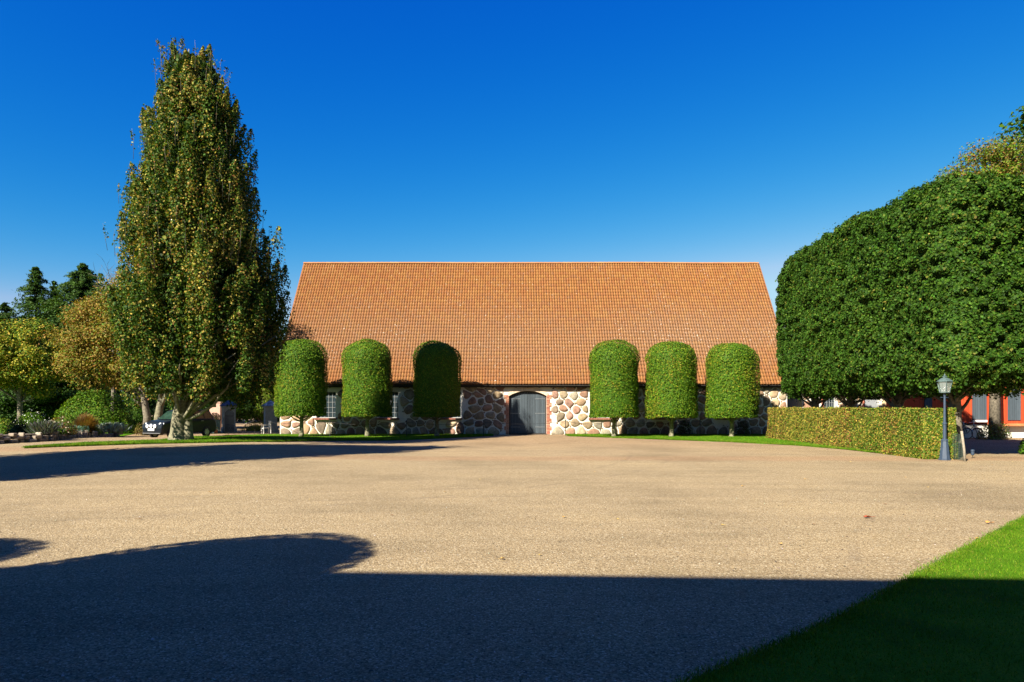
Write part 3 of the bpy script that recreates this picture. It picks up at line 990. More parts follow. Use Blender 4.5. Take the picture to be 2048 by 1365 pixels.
        if sg > 0:
            hd = MB(); hd.tube([(xa + .10, BY + .18, 1.25), (xa + .10, BY + .12, 1.25), (xa + .10, BY + .12, 1.42), (xa + .10, BY + .18, 1.42)], .012, 6)
            hd.build("handle", M['iron'], leaf, BORG)
    return root
barn()

# ------------------------------------------------------------------ clipped round-headed trees before the barn
def topiary_profile(s, r=1.68, z0=1.31, z1=6.5, dome=1.45):
    """s in 0..1 up the clipped surface -> (radius, height)."""
    zs = z1 - dome
    L1, L2, L3 = r, zs - z0, (r + dome) * .82
    t = s * (L1 + L2 + L3)
    a = np.clip((t - L1 - L2) / L3, 0, 1) * math.pi / 2
    e = 2 / 2.35
    rr = np.where(t < L1, t, np.where(t < L1 + L2, r * (1 + .012 * np.sin((t - L1) * 1.3)), r * np.cos(a) ** e))
    zz = np.where(t < L1, z0 + .12 * (1 - np.clip(t / L1, 0, 1)) , np.where(t < L1 + L2, z0 + (t - L1), zs + dome * np.sin(a) ** e))
    zz = np.where((t < L1 + .25) & (t > L1 - .25), zz + .0, zz)
    return rr, zz

def topiary_crown(seed, n=25000, leaf=.096, r=1.68, z0=1.31, z1=6.5, dome=1.45, ywt=1.0):
    rng = np.random.default_rng(seed)
    sg = np.linspace(0, 1, 400); rr, zz = topiary_profile(sg, r, z0, z1, dome)
    ds = np.hypot(np.diff(rr), np.diff(zz)); w = np.concatenate([[0], np.cumsum(ds * (rr[1:] + rr[:-1]) / 2)])
    s = np.interp(rng.random(n), w / w[-1], sg)
    R1, Z1 = topiary_profile(s, r, z0, z1, dome); R2, Z2 = topiary_profile(np.clip(s + .004, 0, 1), r, z0, z1, dome)
    dr, dz = R2 - R1, Z2 - Z1
    th = rng.random(n) * 2 * math.pi
    nr, nz = dz, -dr; l = np.hypot(nr, nz) + 1e-6; nr, nz = nr / l, nz / l
    nn = np.stack([nr * np.cos(th), nr * np.sin(th), nz], 1)
    P = np.stack([R1 * np.cos(th), R1 * np.sin(th), Z1], 1)
    bumpy = (vnoise(P, .55, seed + 7) - .5) * .22 + (vnoise(P, 1.3, seed) - .5) * .14 + (vnoise(P, 4.5, seed + 1) - .5) * .10
    P += nn * (bumpy - np.abs(rng.normal(0, .07, n)) + rng.normal(0, .015, n))[:, None]
    w1 = np.clip(vnoise(P, .75, seed + 2) * 1.5 - .45, 0, 1)[:, None] * ywt
    W = np.array([[3.6, 5, 3.0, .35, .04, .01]]) * (1 - w1) + np.array([[1.4, 3.0, 3.4, 2.8, .7, .16]]) * w1
    col = palette(n, rng, [GREEN, MID, (.135, .215, .012), (.20, .20, .016), (.29, .24, .03), (.20, .12, .03)], W, .2)
    parts = [leaf_quads(P, nn, leaf, col, rng, spread=.75)]
    # twiggy core
    m = 24; k = 20
    a = np.linspace(0, 2 * math.pi, m, endpoint=False); q = np.linspace(.02, .985, k)
    rc, zc = topiary_profile(q, r - .14, z0 + .12, z1 - .14, dome)
    V = np.stack([np.outer(rc, np.cos(a)), np.outer(rc, np.sin(a)), np.repeat(zc[:, None], m, 1)], 2).reshape(-1, 3)
    i, j = np.meshgrid(np.arange(k - 1), np.arange(m), indexing='ij')
    F = np.stack([i * m + j, i * m + (j + 1) % m, (i + 1) * m + (j + 1) % m, (i + 1) * m + j], -1).reshape(-1, 4)
    parts.append((V, F, np.tile(np.array(GREEN), (len(V), 1))))
    V, F, C = join(parts)
    return raw_mesh("crown", V, F, M['leaf'], C)

def topiary_trunk(seed, z0=1.31, rt=.145):
    rng = np.random.default_rng(seed)
    mb = MB()
    mb.tube([(0, 0, -.12), (.01, 0, .1), (.0, .01, .55), (.02, 0, 1.0), (.03, 0, z0 + .5)], [rt * 1.55, rt * 1.15, rt * .95, rt * .9, rt * .8], 10)
    for k in range(7):
        a = k * .9 + rng.random(); e = (math.cos(a) * 1.1, math.sin(a) * 1.1, z0 + .35)
        limb(mb, (0.02, 0, rng.uniform(.65, .95) * z0), e, rt * .42, rt * .15, rng, bend=.1)
    return mb

t_specs = [(603, 46.1, .985, .995, "clipped dome-headed tree at the left end of the barn, nearest the white garden chair", 0.0),
           (735, 46.1, .985, .99, "sunlit clipped tree standing between the first and second barn windows, middle of the left three", 2.1),
           (874, 46.1, .94, .975, "clipped dome-headed tree standing in shade just left of the barn door", 4.0),
           (1228, 46.0, .995, .98, "clipped tree just right of the barn door, before a brick-silled window", 1.2),
           (1343, 45.9, .995, .985, "clipped tree with yellowing leaves on its left side, middle of the right three", 3.3),
           (1463, 45.8, 1.01, .975, "clipped dome-headed tree at the right end of the barn, next to the autumn hedge", 5.2)]
crowns = [topiary_crown(31 + k, ywt=y) for k, y in enumerate((1.0, 1.1, .6, .9, 1.5, 1.2))]
tr0 = None
def place_topiaries():
    for i, (px, Y, sr, sz, lab, rz) in enumerate(t_specs):
        X = px_x(px, Y)
        t = empty("clipped_tree", (X, Y, float(terrain(X, Y)) + (.12 if px < 1000 else .05)), lab, "clipped tree", "clipped trees in front of the barn", rz)
        t.scale = (sr, sr, sz)
        link_mesh("crown", crowns[i], t)
        topiary_trunk(40 + i).build("trunk", M['bark_pale'], t, smooth=True)
place_topiaries()

# ------------------------------------------------------------------ the tall pyramidal tree
PROF_Y = [108, 128, 160, 204, 250, 300, 350, 400, 450, 500, 550, 600, 650, 700, 750, 790, 815]
PROF_W = [30, 60, 70, 82, 97, 109, 118, 134, 146, 157, 161, 173, 168, 163, 152, 130, 84]
PROF_C = [370, 380, 386, 388, 394, 394, 388, 390, 392, 397, 400, 410, 410, 408, 408, 408, 400]
TY = 32.5
TX, TZ = px_x(357, TY), float(terrain(px_x(357, TY), TY)) + .03
TS = TY / FPX
pz = np.array([CAMZ - (y - HOR) * TS - TZ for y in PROF_Y])[::-1]
pr = np.array([w * TS for w in PROF_W])[::-1]
pc = np.array([(c - 357) * TS for c in PROF_C])[::-1]

def pyramid_tree_meshes(seed=50):
    rng = np.random.default_rng(seed)
    n = 470
    H = pz[-1]
    zs = np.linspace(pz[0] + .45, H - .4, 600); wt_ = np.interp(zs, pz, pr) ** 1.15 + .15
    cdf = np.cumsum(wt_) / wt_.sum()
    z = np.interp(rng.random(n), cdf, zs)
    th = rng.random(n) * 2 * math.pi
    rp = np.interp(z + 1.2, pz, pr)
    fr = np.where(rng.random(n) < .80, rng.uniform(.72, 1.0, n), rng.uniform(.1, .72, n))
    wd = rng.uniform(.42, .78, n) * np.clip(rp / 2.6, .55, 1.0)
    Lc = rng.uniform(1.5, 3.1, n) * np.clip(rp / 2.4, .55, 1.1)
    rad = np.maximum(rp * fr * rng.uniform(.90, 1.06, n) - wd * .72 * np.clip(rp / 2.6, .3, 1), 0)
    C = np.stack([np.interp(z, pz, pc) + rad * np.cos(th), rad * np.sin(th), z - Lc * .25], 1)
    ax = unit(np.stack([np.cos(th) * .18 * fr, np.sin(th) * .18 * fr, np.ones(n)], 1) + rng.normal(0, .08, (n, 3)))
    per = 560
    k = np.repeat(np.arange(n), per); m = len(k)
    s = rng.random(m)
    prof = np.sin(np.pi * np.clip(s * .92 + .06, 0, 1)) ** .7 * (1 - .45 * s)
    u = unit(rng.normal(0, 1, (m, 3)) - 0)
    u = unit(u - ax[k] * np.sum(u * ax[k], axis=1, keepdims=True))
    P = C[k] + ax[k] * (s * Lc[k])[:, None] + u * (wd[k] * prof * rng.random(m) ** .5)[:, None]
    nrm = u + np.array([0, 0, .35])
    yl = np.clip(vnoise(P, .55, seed) * 1.5 - .25 + rng.normal(0, .12, n)[k], 0, 1)[:, None]
    W = np.array([[6.5, 4, 1.2, .8, .2, .10]]) * (1 - yl) + np.array([[2.4, 2, 1.4, 2.6, 2.2, .7]]) * yl
    cols = [(.026, .062, .006), (.048, .100, .008), (.10, .15, .013), (.24, .205, .030), (.38, .30, .065), (.21, .105, .030)]
    col = palette(m, rng, cols, W, .2)
    parts = [leaf_quads(P, nrm, .108, col, rng, spread=.9, aspect=.75)]
    # leaves deep in the crown, between the limbs
    ni = 34000
    zi = np.interp(rng.random(ni), cdf, zs); ti = rng.random(ni) * 2 * math.pi; ri = np.interp(zi + .4, pz, pr) * .74 * rng.random(ni) ** .5
    Pi = np.stack([np.interp(zi, pz, pc) + ri * np.cos(ti), ri * np.sin(ti), zi + .2], 1)
    parts.append(leaf_quads(Pi, rng.normal(0, 1, Pi.shape), .20, palette(ni, rng, [(.030, .062, .012), (.052, .095, .016), (.17, .145, .028)], [5, 4, 1], .2), rng, aspect=.8))
    # upright whips carrying a few leaves above the outline
    tw = MB(); q = []
    for i in range(170):
        zz = pz[0] + (H - pz[0]) * rng.uniform(.25, 1.0) ** .8
        a = rng.random() * 6.28; rr = np.interp(zz, pz, pr) * rng.uniform(.75, 1.0)
        b = np.array([np.interp(zz, pz, pc) + rr * math.cos(a), rr * math.sin(a), zz])
        L = rng.uniform(.35, .8)
        L = min(L, max(.2, H + .15 - zz))
        e = b + np.array([math.cos(a) * .12, math.sin(a) * .12, 1]) * L + rng.normal(0, .07, 3)
        tw.tube([tuple(b - np.array([0, 0, .5])), tuple((b + e) / 2 + rng.normal(0, .03, 3)), tuple(e)], [.010, .007, .003], 4)
        for j in range(16):
            q.append(b + (e - b) * rng.uniform(0, .98) + rng.normal(0, .06, 3))
    q = np.array(q)
    parts.append(leaf_quads(q, rng.normal(0, 1, q.shape), .12, palette(len(q), rng, cols, [5, 4, 2, 2, 1, 1], .2), rng))
    V, F, Cc = join(parts)
    crown = raw_mesh("crown", V, F, M['leaf'], Cc)
    tk = MB()
    tk.tube([(0, 0, -.15), (0, 0, .02), (.02, 0, .35), (.05, 0, .8), (.10, 0, 1.15), (.22, .05, 1.9), (.4, .05, 4), (.55, 0, 8), (.55, 0, 13), (.5, 0, 18.6)],
            [.56, .48, .385, .36, .37, .30, .24, .17, .11, .03], 14)
    tk.tube([(.52, -.05, -.15), (.50, -.05, .3), (.46, -.02, .9), (.55, 0, 1.5), (1.0, .1, 3.2), (1.4, .2, 6)], [.27, .21, .19, .17, .11, .04], 10)
    for i in range(26):
        a = rng.random() * 6.28
        z0_ = rng.uniform(.9, 2.6); z1_ = rng.uniform(3.2, 9)
        rr = np.interp(z1_, pz, pr) * rng.uniform(.5, .9)
        limb(tk, (.2 + .1 * math.cos(a), .1 * math.sin(a), z0_), (np.interp(z1_, pz, pc) + rr * math.cos(a), rr * math.sin(a), z1_), rng.uniform(.07, .13), .02, rng, n=7, bend=.12, sides=7)
    for (ex, ey_, ez) in ((4.0, -.8, 3.3), (3.1, -1.4, 2.9), (2.4, -1.6, 3.4)):
        limb(tk, (.3, -.1, 1.0), (ex, ey_, ez), .10, .025, rng, n=8, bend=.1)
    return crown, tk, tw

pc_mesh, ptk, ptw = pyramid_tree_meshes()
pt = empty("pyramidal_tree", (TX, TY, TZ), "tall pyramidal tree with yellowing leaves growing on the grass in front of the parked car", "tree")
link_mesh("crown", pc_mesh, pt)
ptk.add(ptw.v, ptw.f)
pk = ptk.build("trunk", M['bark_pale'], pt, smooth=True)

# its twin outside the picture on the left, whose shadow crosses the yard
pt2 = copy_tree(pt)
pt2.location = (-18.7, 15.8, 0); pt2.rotation_euler = (0, 0, 2.4); pt2.scale = (1.0, 1.0, .95)
tag(pt2, "tall pyramidal tree left of the yard, its long pointed shadow lying across the gravel", "tree")

# ------------------------------------------------------------------ row of lime trees clipped into one long block
def lime_row():
    rng = np.random.default_rng(60)
    lo, hi, rad = (16.5, 25.9, 2.66), (21.6, 43.2, 11.55), 1.2
    n = 300000
    P, nn = rounded_box_points(n, lo, hi, rad, rng, [1.35, .25, 1.7, .6, .5, .8])
    bz = (vnoise(P, .8, 3) - .5) * .24 + (vnoise(P, 3.4, 4) - .5) * .56
    P = P + nn * (bz - np.abs(rng.normal(0, .15, n)))[:, None]
    P[:, 2] -= 1.5 * ss(39.6, 43.4, P[:, 1]) ** 2 * np.clip((P[:, 2] - 6) / 5, 0, 1)
    P[:, 2] -= .40 * (1 - ss(26, 35, P[:, 1])) * np.clip((P[:, 2] - 3) / 8, 0, 1)
    bt = nn[:, 2] < -.5
    P[bt, 2] += rng.normal(.02, .10, bt.sum())
    sp = rng.random(n) < .006
    P[sp] += (nn[sp] + np.array([0, 0, .4])) * rng.uniform(.05, .30, (sp.sum(), 1))
    w1 = np.clip(vnoise(P, .35, 9) * 1.4 - .4, 0, 1)[:, None]
    W = np.array([[5, 4.5, 1.5, .10, 0]]) * (1 - w1) + np.array([[3, 4, 2.4, .7, .03]]) * w1
    col = palette(n, rng, [(.024, .064, .006), (.043, .100, .009), (.074, .136, .013), (.14, .15, .02), YELLOW], W, .22)
    ys = [28.0, 32.3, 36.6, 40.9]; cut = [25.0, 30.15, 34.45, 38.75, 45.0]
    labs = ["nearest clipped lime of the block row, standing behind the lamp post", "clipped lime in the block row, second from the lamp post",
            "clipped lime in the block row, third from the lamp post", "farthest clipped lime of the block row, its crown overlapping the barn roof"]
    for i in range(4):
        m = (P[:, 1] >= cut[i]) & (P[:, 1] < cut[i + 1])
        root = empty("lime_tree", (18.2, ys[i], 0), labs[i], "clipped tree", "lime trees clipped into one block")
        parts = [leaf_quads(P[m], nn[m] + np.array([0, 0, .15]), .116, col[m], rng, aspect=.8, spread=1.0)]
        c0 = max(lo[1], cut[i]) if i == 0 else cut[i] - .3; c1 = hi[1] if i == 3 else cut[i + 1] + .3
        kv, kf, kc = box_core((lo[0], c0, lo[2]), (hi[0], c1, hi[2]), 1.2, .36, col=(.03, .07, .008))
        kv[:, 2] -= 1.5 * ss(39.6, 43.4, kv[:, 1]) ** 2 * np.clip((kv[:, 2] - 6) / 5, 0, 1)
        kv[:, 2] -= .45 * (1 - ss(26, 35, kv[:, 1])) * np.clip((kv[:, 2] - 3) / 8, 0, 1)
        parts.append((kv, kf, kc))
        V, F, C = join(parts)
        V = V - np.array([18.2, ys[i], 0])
        link_mesh("crown", raw_mesh("crown", V, F, M['leaf'], C), root)
        tk = MB()
        tk.tube([(0, 0, -.1), (0, 0, .2), (.02, 0, 1.2), (0, .03, 2.2), (0, 0, 5)], [.33, .25, .21, .2, .12], 10)
        for k in range(6):
            a = k * 1.05 + .3
            limb(tk, (0, 0, 1.7 + .1 * k), (1.1 * math.cos(a), 1.5 * math.sin(a), 2.9), .09, .03, rng)
        tk.build("trunk", M['bark'], root, smooth=True)
lime_row()

# ------------------------------------------------------------------ autumn hedge
def hedge():
    rng = np.random.default_rng(70)
    A, B = np.array([15.78, 26.2]), np.array([16.25, 43.6])
    L = np.linalg.norm(B - A); u = (B - A) / L; v = np.array([u[1], -u[0]])
    lo, hi = (0, 0, -.05), (1.32, L, 2.03)
    n = 76000
    P, nn = rounded_box_points(n, lo, hi, .10, rng, [1.5, .3, 3.0, .6, 1.2, 0.01])
    nearer = rng.random(n) < 1.15 - .5 * P[:, 1] / L
    P, nn = P[nearer], nn[nearer]; n = len(P)
    bz = (vnoise(P, 1.2, 3) - .5) * .12 + (vnoise(P, 4, 4) - .5) * .10
    P = P + nn * (bz - np.abs(rng.normal(0, .06, n)))[:, None]
    st = vnoise(np.c_[P[:, 0] * .3, P[:, 1], P[:, 2] * .45], 1.0, 5)
    low = np.clip(1 - P[:, 2] / 1.4, 0, 1)
    far = ss(2, 9, P[:, 1])
    wr = np.clip((st - .48) * 3.2 + low * .55, 0, 1)[:, None]; wg = (1 - far)[:, None] * np.clip(1.25 - st * .9, 0, 1)[:, None]
    W = np.array([[.6, 1.6, 2.4, 4.2, 2.4, .5, .2]]) * (1 - wr) + np.array([[.5, .8, 1, 2.4, 2.4, 2.6, 1.0]]) * wr + np.array([[3, 4.5, 2.5, 1.5, .2, 0, 0]]) * wg
    col = palette(n, rng, [GREEN, MID, (.14, .20, .03), (.27, .24, .035), (.42, .33, .06), (.30, .145, .045), (.16, .085, .035)], W, .2)
    parts = [leaf_quads(P, nn, .074, col, rng, aspect=.7, spread=.8, droop=.4), box_core(lo, hi, .10, .10, col=(.06, .075, .018))]
    V, F, C = join(parts)
    W3 = np.stack([A[0] + V[:, 1] * u[0] + V[:, 0] * v[0], A[1] + V[:, 1] * u[1] + V[:, 0] * v[1], V[:, 2]], 1)
    org = np.array([A[0], A[1], 0])
    tag(link_mesh("hedge", raw_mesh("hedge", W3 - org, F, M['leaf'], C), None, tuple(org)),
        "long low box-clipped hedge turning yellow and rust, behind the lamp post", "hedge")
hedge()

# ------------------------------------------------------------------ lamp post, stake, netting, bollard light
def lamp_post():
    x, y, _ = at(1889, 920.5)
    root = empty("lamp_post", (x, y, 0), "blue-grey cast iron lamp post with a glazed lantern at the hedge end", "lamp post", rz=R(12))
    p = MB()
    p.lathe((0, 0, 0), [(.215, -.02), (.215, .05), (.185, .06), (.118, .72), (.135, .73), (.135, .77), (.075, .80)], 8, R(22.5))
    p.build("pedestal", M['lamp_paint'], root)
    q = MB()
    q.lathe((0, 0, 0), [(.062, .79), (.058, 1.35), (.075, 1.36), (.075, 1.41), (.048, 1.43), (.036, 2.42), (.052, 2.44), (.052, 2.48), (.036, 2.50), (.045, 2.56)], 14)
    q.build("pole", M['lamp_paint'], root, smooth=False)
    b = MB(); b.tube([(-.15, 0, 2.37), (.15, 0, 2.37)], .014, 8)
    for s in (-1, 1): b.lathe((s * .16, 0, 2.37), [(.005, -.022), (.022, 0), (.005, .022)], 8)
    b.build("ladder_bar", M['lamp_paint'], root)
    # lantern: six glazed sides wider at the top
    fr = MB(); r0, r1, z0, z1 = .165, .25, 2.56, 2.96
    fr.lathe((0, 0, 0), [(.06, 2.53), (.185, 2.55), (.185, 2.575)], 6); fr.lathe((0, 0, 0), [(.262, 2.95), (.275, 2.965), (.262, 2.985)], 6)
    for k in range(6):
        a = k * math.pi / 3
        fr.tube([(r0 * math.cos(a), r0 * math.sin(a), z0), (r1 * math.cos(a), r1 * math.sin(a), z1)], .012, 5)
    lan = fr.build("lantern", M['copper'], root)
    gl = MB()
    for k in range(6):
        a, b_ = k * math.pi / 3, (k + 1) * math.pi / 3; s = .97
        gl.add([(r0 * s * math.cos(a), r0 * s * math.sin(a), z0 + .01), (r0 * s * math.cos(b_), r0 * s * math.sin(b_), z0 + .01), (r1 * s * math.cos(b_), r1 * s * math.sin(b_), z1), (r1 * s * math.cos(a), r1 * s * math.sin(a), z1)], [(0, 1, 2, 3)])
    gl.build("glazing", M['glass_clear'], lan)
    bu = MB(); bu.lathe((0, 0, 0), [(.03, 2.58), (.035, 2.66), (.05, 2.70), (.062, 2.80), (.05, 2.88), (.01, 2.91)], 12); bu.build("bulb", M['bulb'], lan, smooth=True)
    rf = MB(); rf.lathe((0, 0, 0), [(.285, 2.975), (.275, 2.99), (.15, 3.085), (.07, 3.12), (.065, 3.15), (.10, 3.155), (.03, 3.20)], 6)
    rf.lathe((0, 0, 0), [(.02, 3.19), (.035, 3.225), (.012, 3.25), (.004, 3.29)], 10)
    rf.build("lantern_roof", M['copper'], root)
lamp_post()

def stake_and_net():
    x, y, _ = at(1930, 923)
    s = MB(); s.tube([(x, y, -.1), (x - .04, y, .45), (x - .12, y + .02, 1.12)], [.048, .045, .042], 8)
    tag(s.build("wooden_stake", M['stake'], None, (x, y, 0), smooth=True), "weathered wooden stake leaning left beside the hedge end", "stake")
    n = MB()
    ax, ay, bx, by = x - .06, y + .03, x + .30, y + 1.75
    for i in range(15):
        t = i / 14
        n.tube([(ax + (bx - ax) * t, ay + (by - ay) * t, .03), (ax + (bx - ax) * t - .02, ay + (by - ay) * t, 1.0)], .007, 4)
    for i in range(14):
        z = .05 + i * .072
        n.tube([(ax, ay, z), (bx, by, z)], .007, 4)
    tag(n.build("wire_netting", M['net'], None, (ax, ay, 0)), "strip of green wire netting between the wooden stake and hedge", "netting")
    bx, by, _ = at(1945, 916)
    r = empty("bollard_light", (bx, by, 0), "small dark bollard light on a spike in the gravel beside the stake", "garden light")
    b = MB(); b.tube([(0, 0, -.05), (0, 0, .12)], .012, 6); b.build("spike", M['iron'], r)
    b = MB(); b.lathe((0, 0, 0), [(.035, .10), (.06, .12), (.062, .26), (.05, .27)], 12); b.build("body", M['lamp_paint'], r)
    b = MB(); b.lathe((0, 0, 0), [(.045, .272), (.075, .28), (.07, .31), (.03, .33)], 12); b.build("cap", M['lamp_paint'], r)
stake_and_net()

# ------------------------------------------------------------------ posts and chain along the barn lawn
def posts():
    spots = [(510, 52.0), (660, 45.6), (813, 45.8), (967, 46.6), (1131, 48.2), (1233, 48.5), (1400, 48.6)]
    labs = ["thin black chain post in front of the dark gateway, beside the garden chair", "thin black chain post under the first barn window",
            "thin black chain post between the second and third clipped trees", "thin black chain post against the shaded stones left of the door",
            "thin black chain post just right of the barn door, where the grass starts", "thin black chain post beside the trunk of the clipped tree right of the door",
            "thin black chain post between the last two clipped trees right of the door"]
    tops = []
    for (px, Y), lab in zip(spots, labs):
        X = px_x(px, Y); z = float(terrain(X, Y)) + .04
        b = MB(); b.tube([(0, 0, -.1), (0, 0, 1.02)], .026, 8); b.lathe((0, 0, 0), [(.03, 1.0), (.042, 1.03), (.04, 1.06), (.01, 1.10)], 10)
        tag(b.build("chain_post", M['iron'], None, (0, 0, 0)), lab, "post", "chain posts along the barn").location = (X, Y, z)
        tops.append((X, Y, z + .96))
    clab = ["sagging chain from the gateway post to the post under the first window", "sagging chain between the posts at the first and second barn windows",
            "sagging chain from the third clipped tree to the shaded stones by the door", "sagging chain hung across the front of the barn door",
            "short sagging chain right of the barn door", "sagging chain under the right-hand clipped trees"]
    for (a, b), lab in zip(zip(tops[:-1], tops[1:]), clab):
        pts = [tuple(a[k] + (b[k] - a[k]) * t - (.17 * 4 * t * (1 - t) if k == 2 else 0) for k in range(3)) for t in np.linspace(0, 1, 17)]
        c = MB(); c.tube(pts, .011, 6)
        tag(c.build("chain", M['iron'], None, a), lab, "chain", "chains along the barn")
    gx, gy = px_x(466, 54.0), 54.0
    a, b = (gx, gy, .62), tops[0]
    pts = [tuple(a[k] + (b[k] - a[k]) * t - (.10 * 4 * t * (1 - t) if k == 2 else 0) for k in range(3)) for t in np.linspace(0, 1, 13)]
    c = MB(); c.tube(pts, .013, 6)
    tag(c.build("chain", M['white_paint'], None, a), "pale chain hung across the gateway between pillar and post", "chain", "chains along the barn")
posts()

# ------------------------------------------------------------------ gateway, chair, planter
def pillar(px, Y, lab, rz):
    X = px_x(px, Y)
    root = empty("gate_pillar", (X, Y, 0), lab, "gate pillar", "pillars of the garden gateway", rz)
    b = MB(); b.box((0, 0, .15), (1.10, 1.10, .42)); b.box((0, 0, 1.16), (.92, .92, 1.6)); b.box((0, 0, 2.0), (1.06, 1.06, .09)); b.box((0, 0, 2.07), (1.16, 1.16, .06))
    b.build("shaft", M['plaster'], root, bevel=.012)
    c = MB(); c.lathe((0, 0, 0), [(.93, 2.10), (.91, 2.14), (.5, 2.34), (.04, 2.56)], 4, R(45)); c.lathe((0, 0, 0), [(.03, 2.55), (.06, 2.60), (.01, 2.66)], 8)
    c.build("cap", M['slate'], root)
    return root
pillar(458, 54.5, "pale plastered gate pillar with a blue slate cap, behind the open iron gate", R(28))
pillar(541, 56.0, "pale gate pillar with a blue slate cap, behind the garden chair", R(28))

def gate_leaf():
    X, Y = px_x(459, 53.3), 53.3
    b = MB(); w = .78
    for i in range(8):
        x = -w / 2 + w * i / 7; h = 1.55 + .22 * math.sin(math.pi * i / 7)
        b.tube([(x, 0, .05), (x, 0, h)], .022, 6); b.lathe((x, 0, h), [(.004, -.02), (.026, .02), (.003, .09)], 6)
    for z in (.14, .62, 1.32): b.box((0, 0, z), (w, .03, .035))
    for i in range(4):
        a = np.linspace(0, 2 * math.pi, 13); cx = -w / 2 + w * (i + .5) / 4
        b.tube([(cx + .075 * math.cos(t), 0, .38 + .11 * math.sin(t)) for t in a], .009, 5, cap=False)
    o = b.build("iron_gate", M['iron'], None, (0, 0, 0)); o.location = (X, Y, 0); o.rotation_euler = (0, 0, R(-20))
    tag(o, "open wrought iron gate with pointed bars folded against the pillar", "gate")
gate_leaf()

def chair():
    Y = 51.2; X = px_x(532, Y)
    root = empty("garden_chair", (X, Y, .02), "white painted wooden garden armchair beside the barn's left end", "chair", rz=R(-55))
    m = M['white_paint']
    b = MB()
    for i in range(5): b.box((0, -.20 + i * .105, .43), (.56, .085, .028))
    b.box((0, -.265, .39), (.52, .03, .07)); b.build("seat", m, root)
    b = MB()
    for i in range(6): b.box((-.22 + i * .088, .285, .70), (.05, .022, .40))
    b.box((0, .285, .93), (.56, .035, .07)); b.build("backrest", m, root)
    for sx in (-1, 1):
        c = MB(); c.box((sx * .28, 0, .655), (.06, .58, .03)); c.build("armrest", m, root)
        c = MB(); c.box((sx * .28, -.25, .32), (.048, .048, .64)); c.build("leg", m, root)
        c = MB(); c.box((sx * .28, .27, .47), (.048, .048, .94)); c.build("leg", m, root)
chair()

def bush_leaves(n, rx, ry, rz, rng, cols, wts, leaf, seed, flat_top=False, c=(0, 0, 0), power=.16):
    u = unit(rng.normal(0, 1, (n, 3))); u[:, 2] = np.abs(u[:, 2]) * np.where(rng.random(n) < .85, 1, -.3)
    P = u * rng.random((n, 1)) ** power * np.array([rx, ry, rz])
    P *= (.80 + .38 * vnoise(P, 2.2 / max(rx, .5), seed)[:, None]) * (.95 + .1 * vnoise(P, 2.5, seed + 1)[:, None])
    P[:, 2] = np.maximum(P[:, 2], -.1 * rz)
    col = palette(n, rng, cols, wts, .2)
    V, F, C = leaf_quads(P + np.array(c), u + np.array([0, 0, .3]), leaf, col, rng)
    return V, F, C

def bush(name, label, loc, rx, ry, rz, cols, wts, n, leaf, seed, cat="shrub", group=None, z=0.0, core=None, extra=None):
    rng = np.random.default_rng(seed)
    parts = [bush_leaves(n, rx, ry, rz, rng, cols, wts, leaf, seed)]
    if core is not None:
        V, F, C = box_core((-1, -1, -1), (1, 1, 1), 1.0, 0.0, col=core)
        V = unit(V) * np.array([rx, ry, rz]) * .66
        V[:, 2] = np.maximum(V[:, 2], -.05)
        parts.append((V, F, C))
    if extra: parts.append(extra(rng))
    V, F, C = join(parts)
    return tag(link_mesh(name, raw_mesh(name, V, F, M['leaf'], C), None, loc), label, cat, group)

def planter():
    X, Y = px_x(431, 52.6), 52.6
    root = empty("planter", (X, Y, .0), "tall grey-green planter box with leafy plant, left of the iron gate", "planter", rz=R(20))
    b = MB(); b.box((0, 0, .5), (.62, .62, 1.0), taper=1.08); b.box((0, 0, 1.0), (.74, .74, .07)); b.box((0, 0, .06), (.70, .70, .12))
    b.build("box", M['planter'], root, bevel=.01)
    rng = np.random.default_rng(81)
    V, F, C = bush_leaves(700, .42, .42, .6, rng, [MID, LIGHT, GREEN], [4, 3, 2], .10, 81, c=(0, 0, 1.02))
    link_mesh("plant", raw_mesh("plant", V, F, M['leaf'], C), root)
    X2, Y2 = px_x(431.5, 51.8), 51.8
    r2 = empty("flower_pot", (X2, Y2, 0), "small terracotta pot with orange flowers in front of the planter", "flower pot")
    b = MB(); b.lathe((0, 0, 0), [(.11, 0), (.16, .26), (.18, .27), (.18, .31), (.14, .30)], 14, col=(.36, .13, .06)); b.build("pot", M['brick'], r2)
    V, F, C = bush_leaves(260, .22, .22, .26, rng, [MID, (.55, .22, .03), (.6, .35, .06)], [3, 2, 1], .06, 82, c=(0, 0, .30))
    link_mesh("plant", raw_mesh("plant", V, F, M['leaf'], C), r2)
planter()

pw = MB(); _x, _y = px_x(438, 60), 60.0
pw.box((_x, _y, 1.2), (.34, .34, 2.4)); pw.box((_x, _y, 2.44), (.46, .46, .08)); pw.box((_x - .5, _y + .1, 1.0), (.62, .25, 2.0))
tag(pw.build("plastered_wall", simple("pink_plaster", (.40, .24, .18), .9), None, (_x, _y, 0)), "pink plastered wall end behind the planter", "wall")

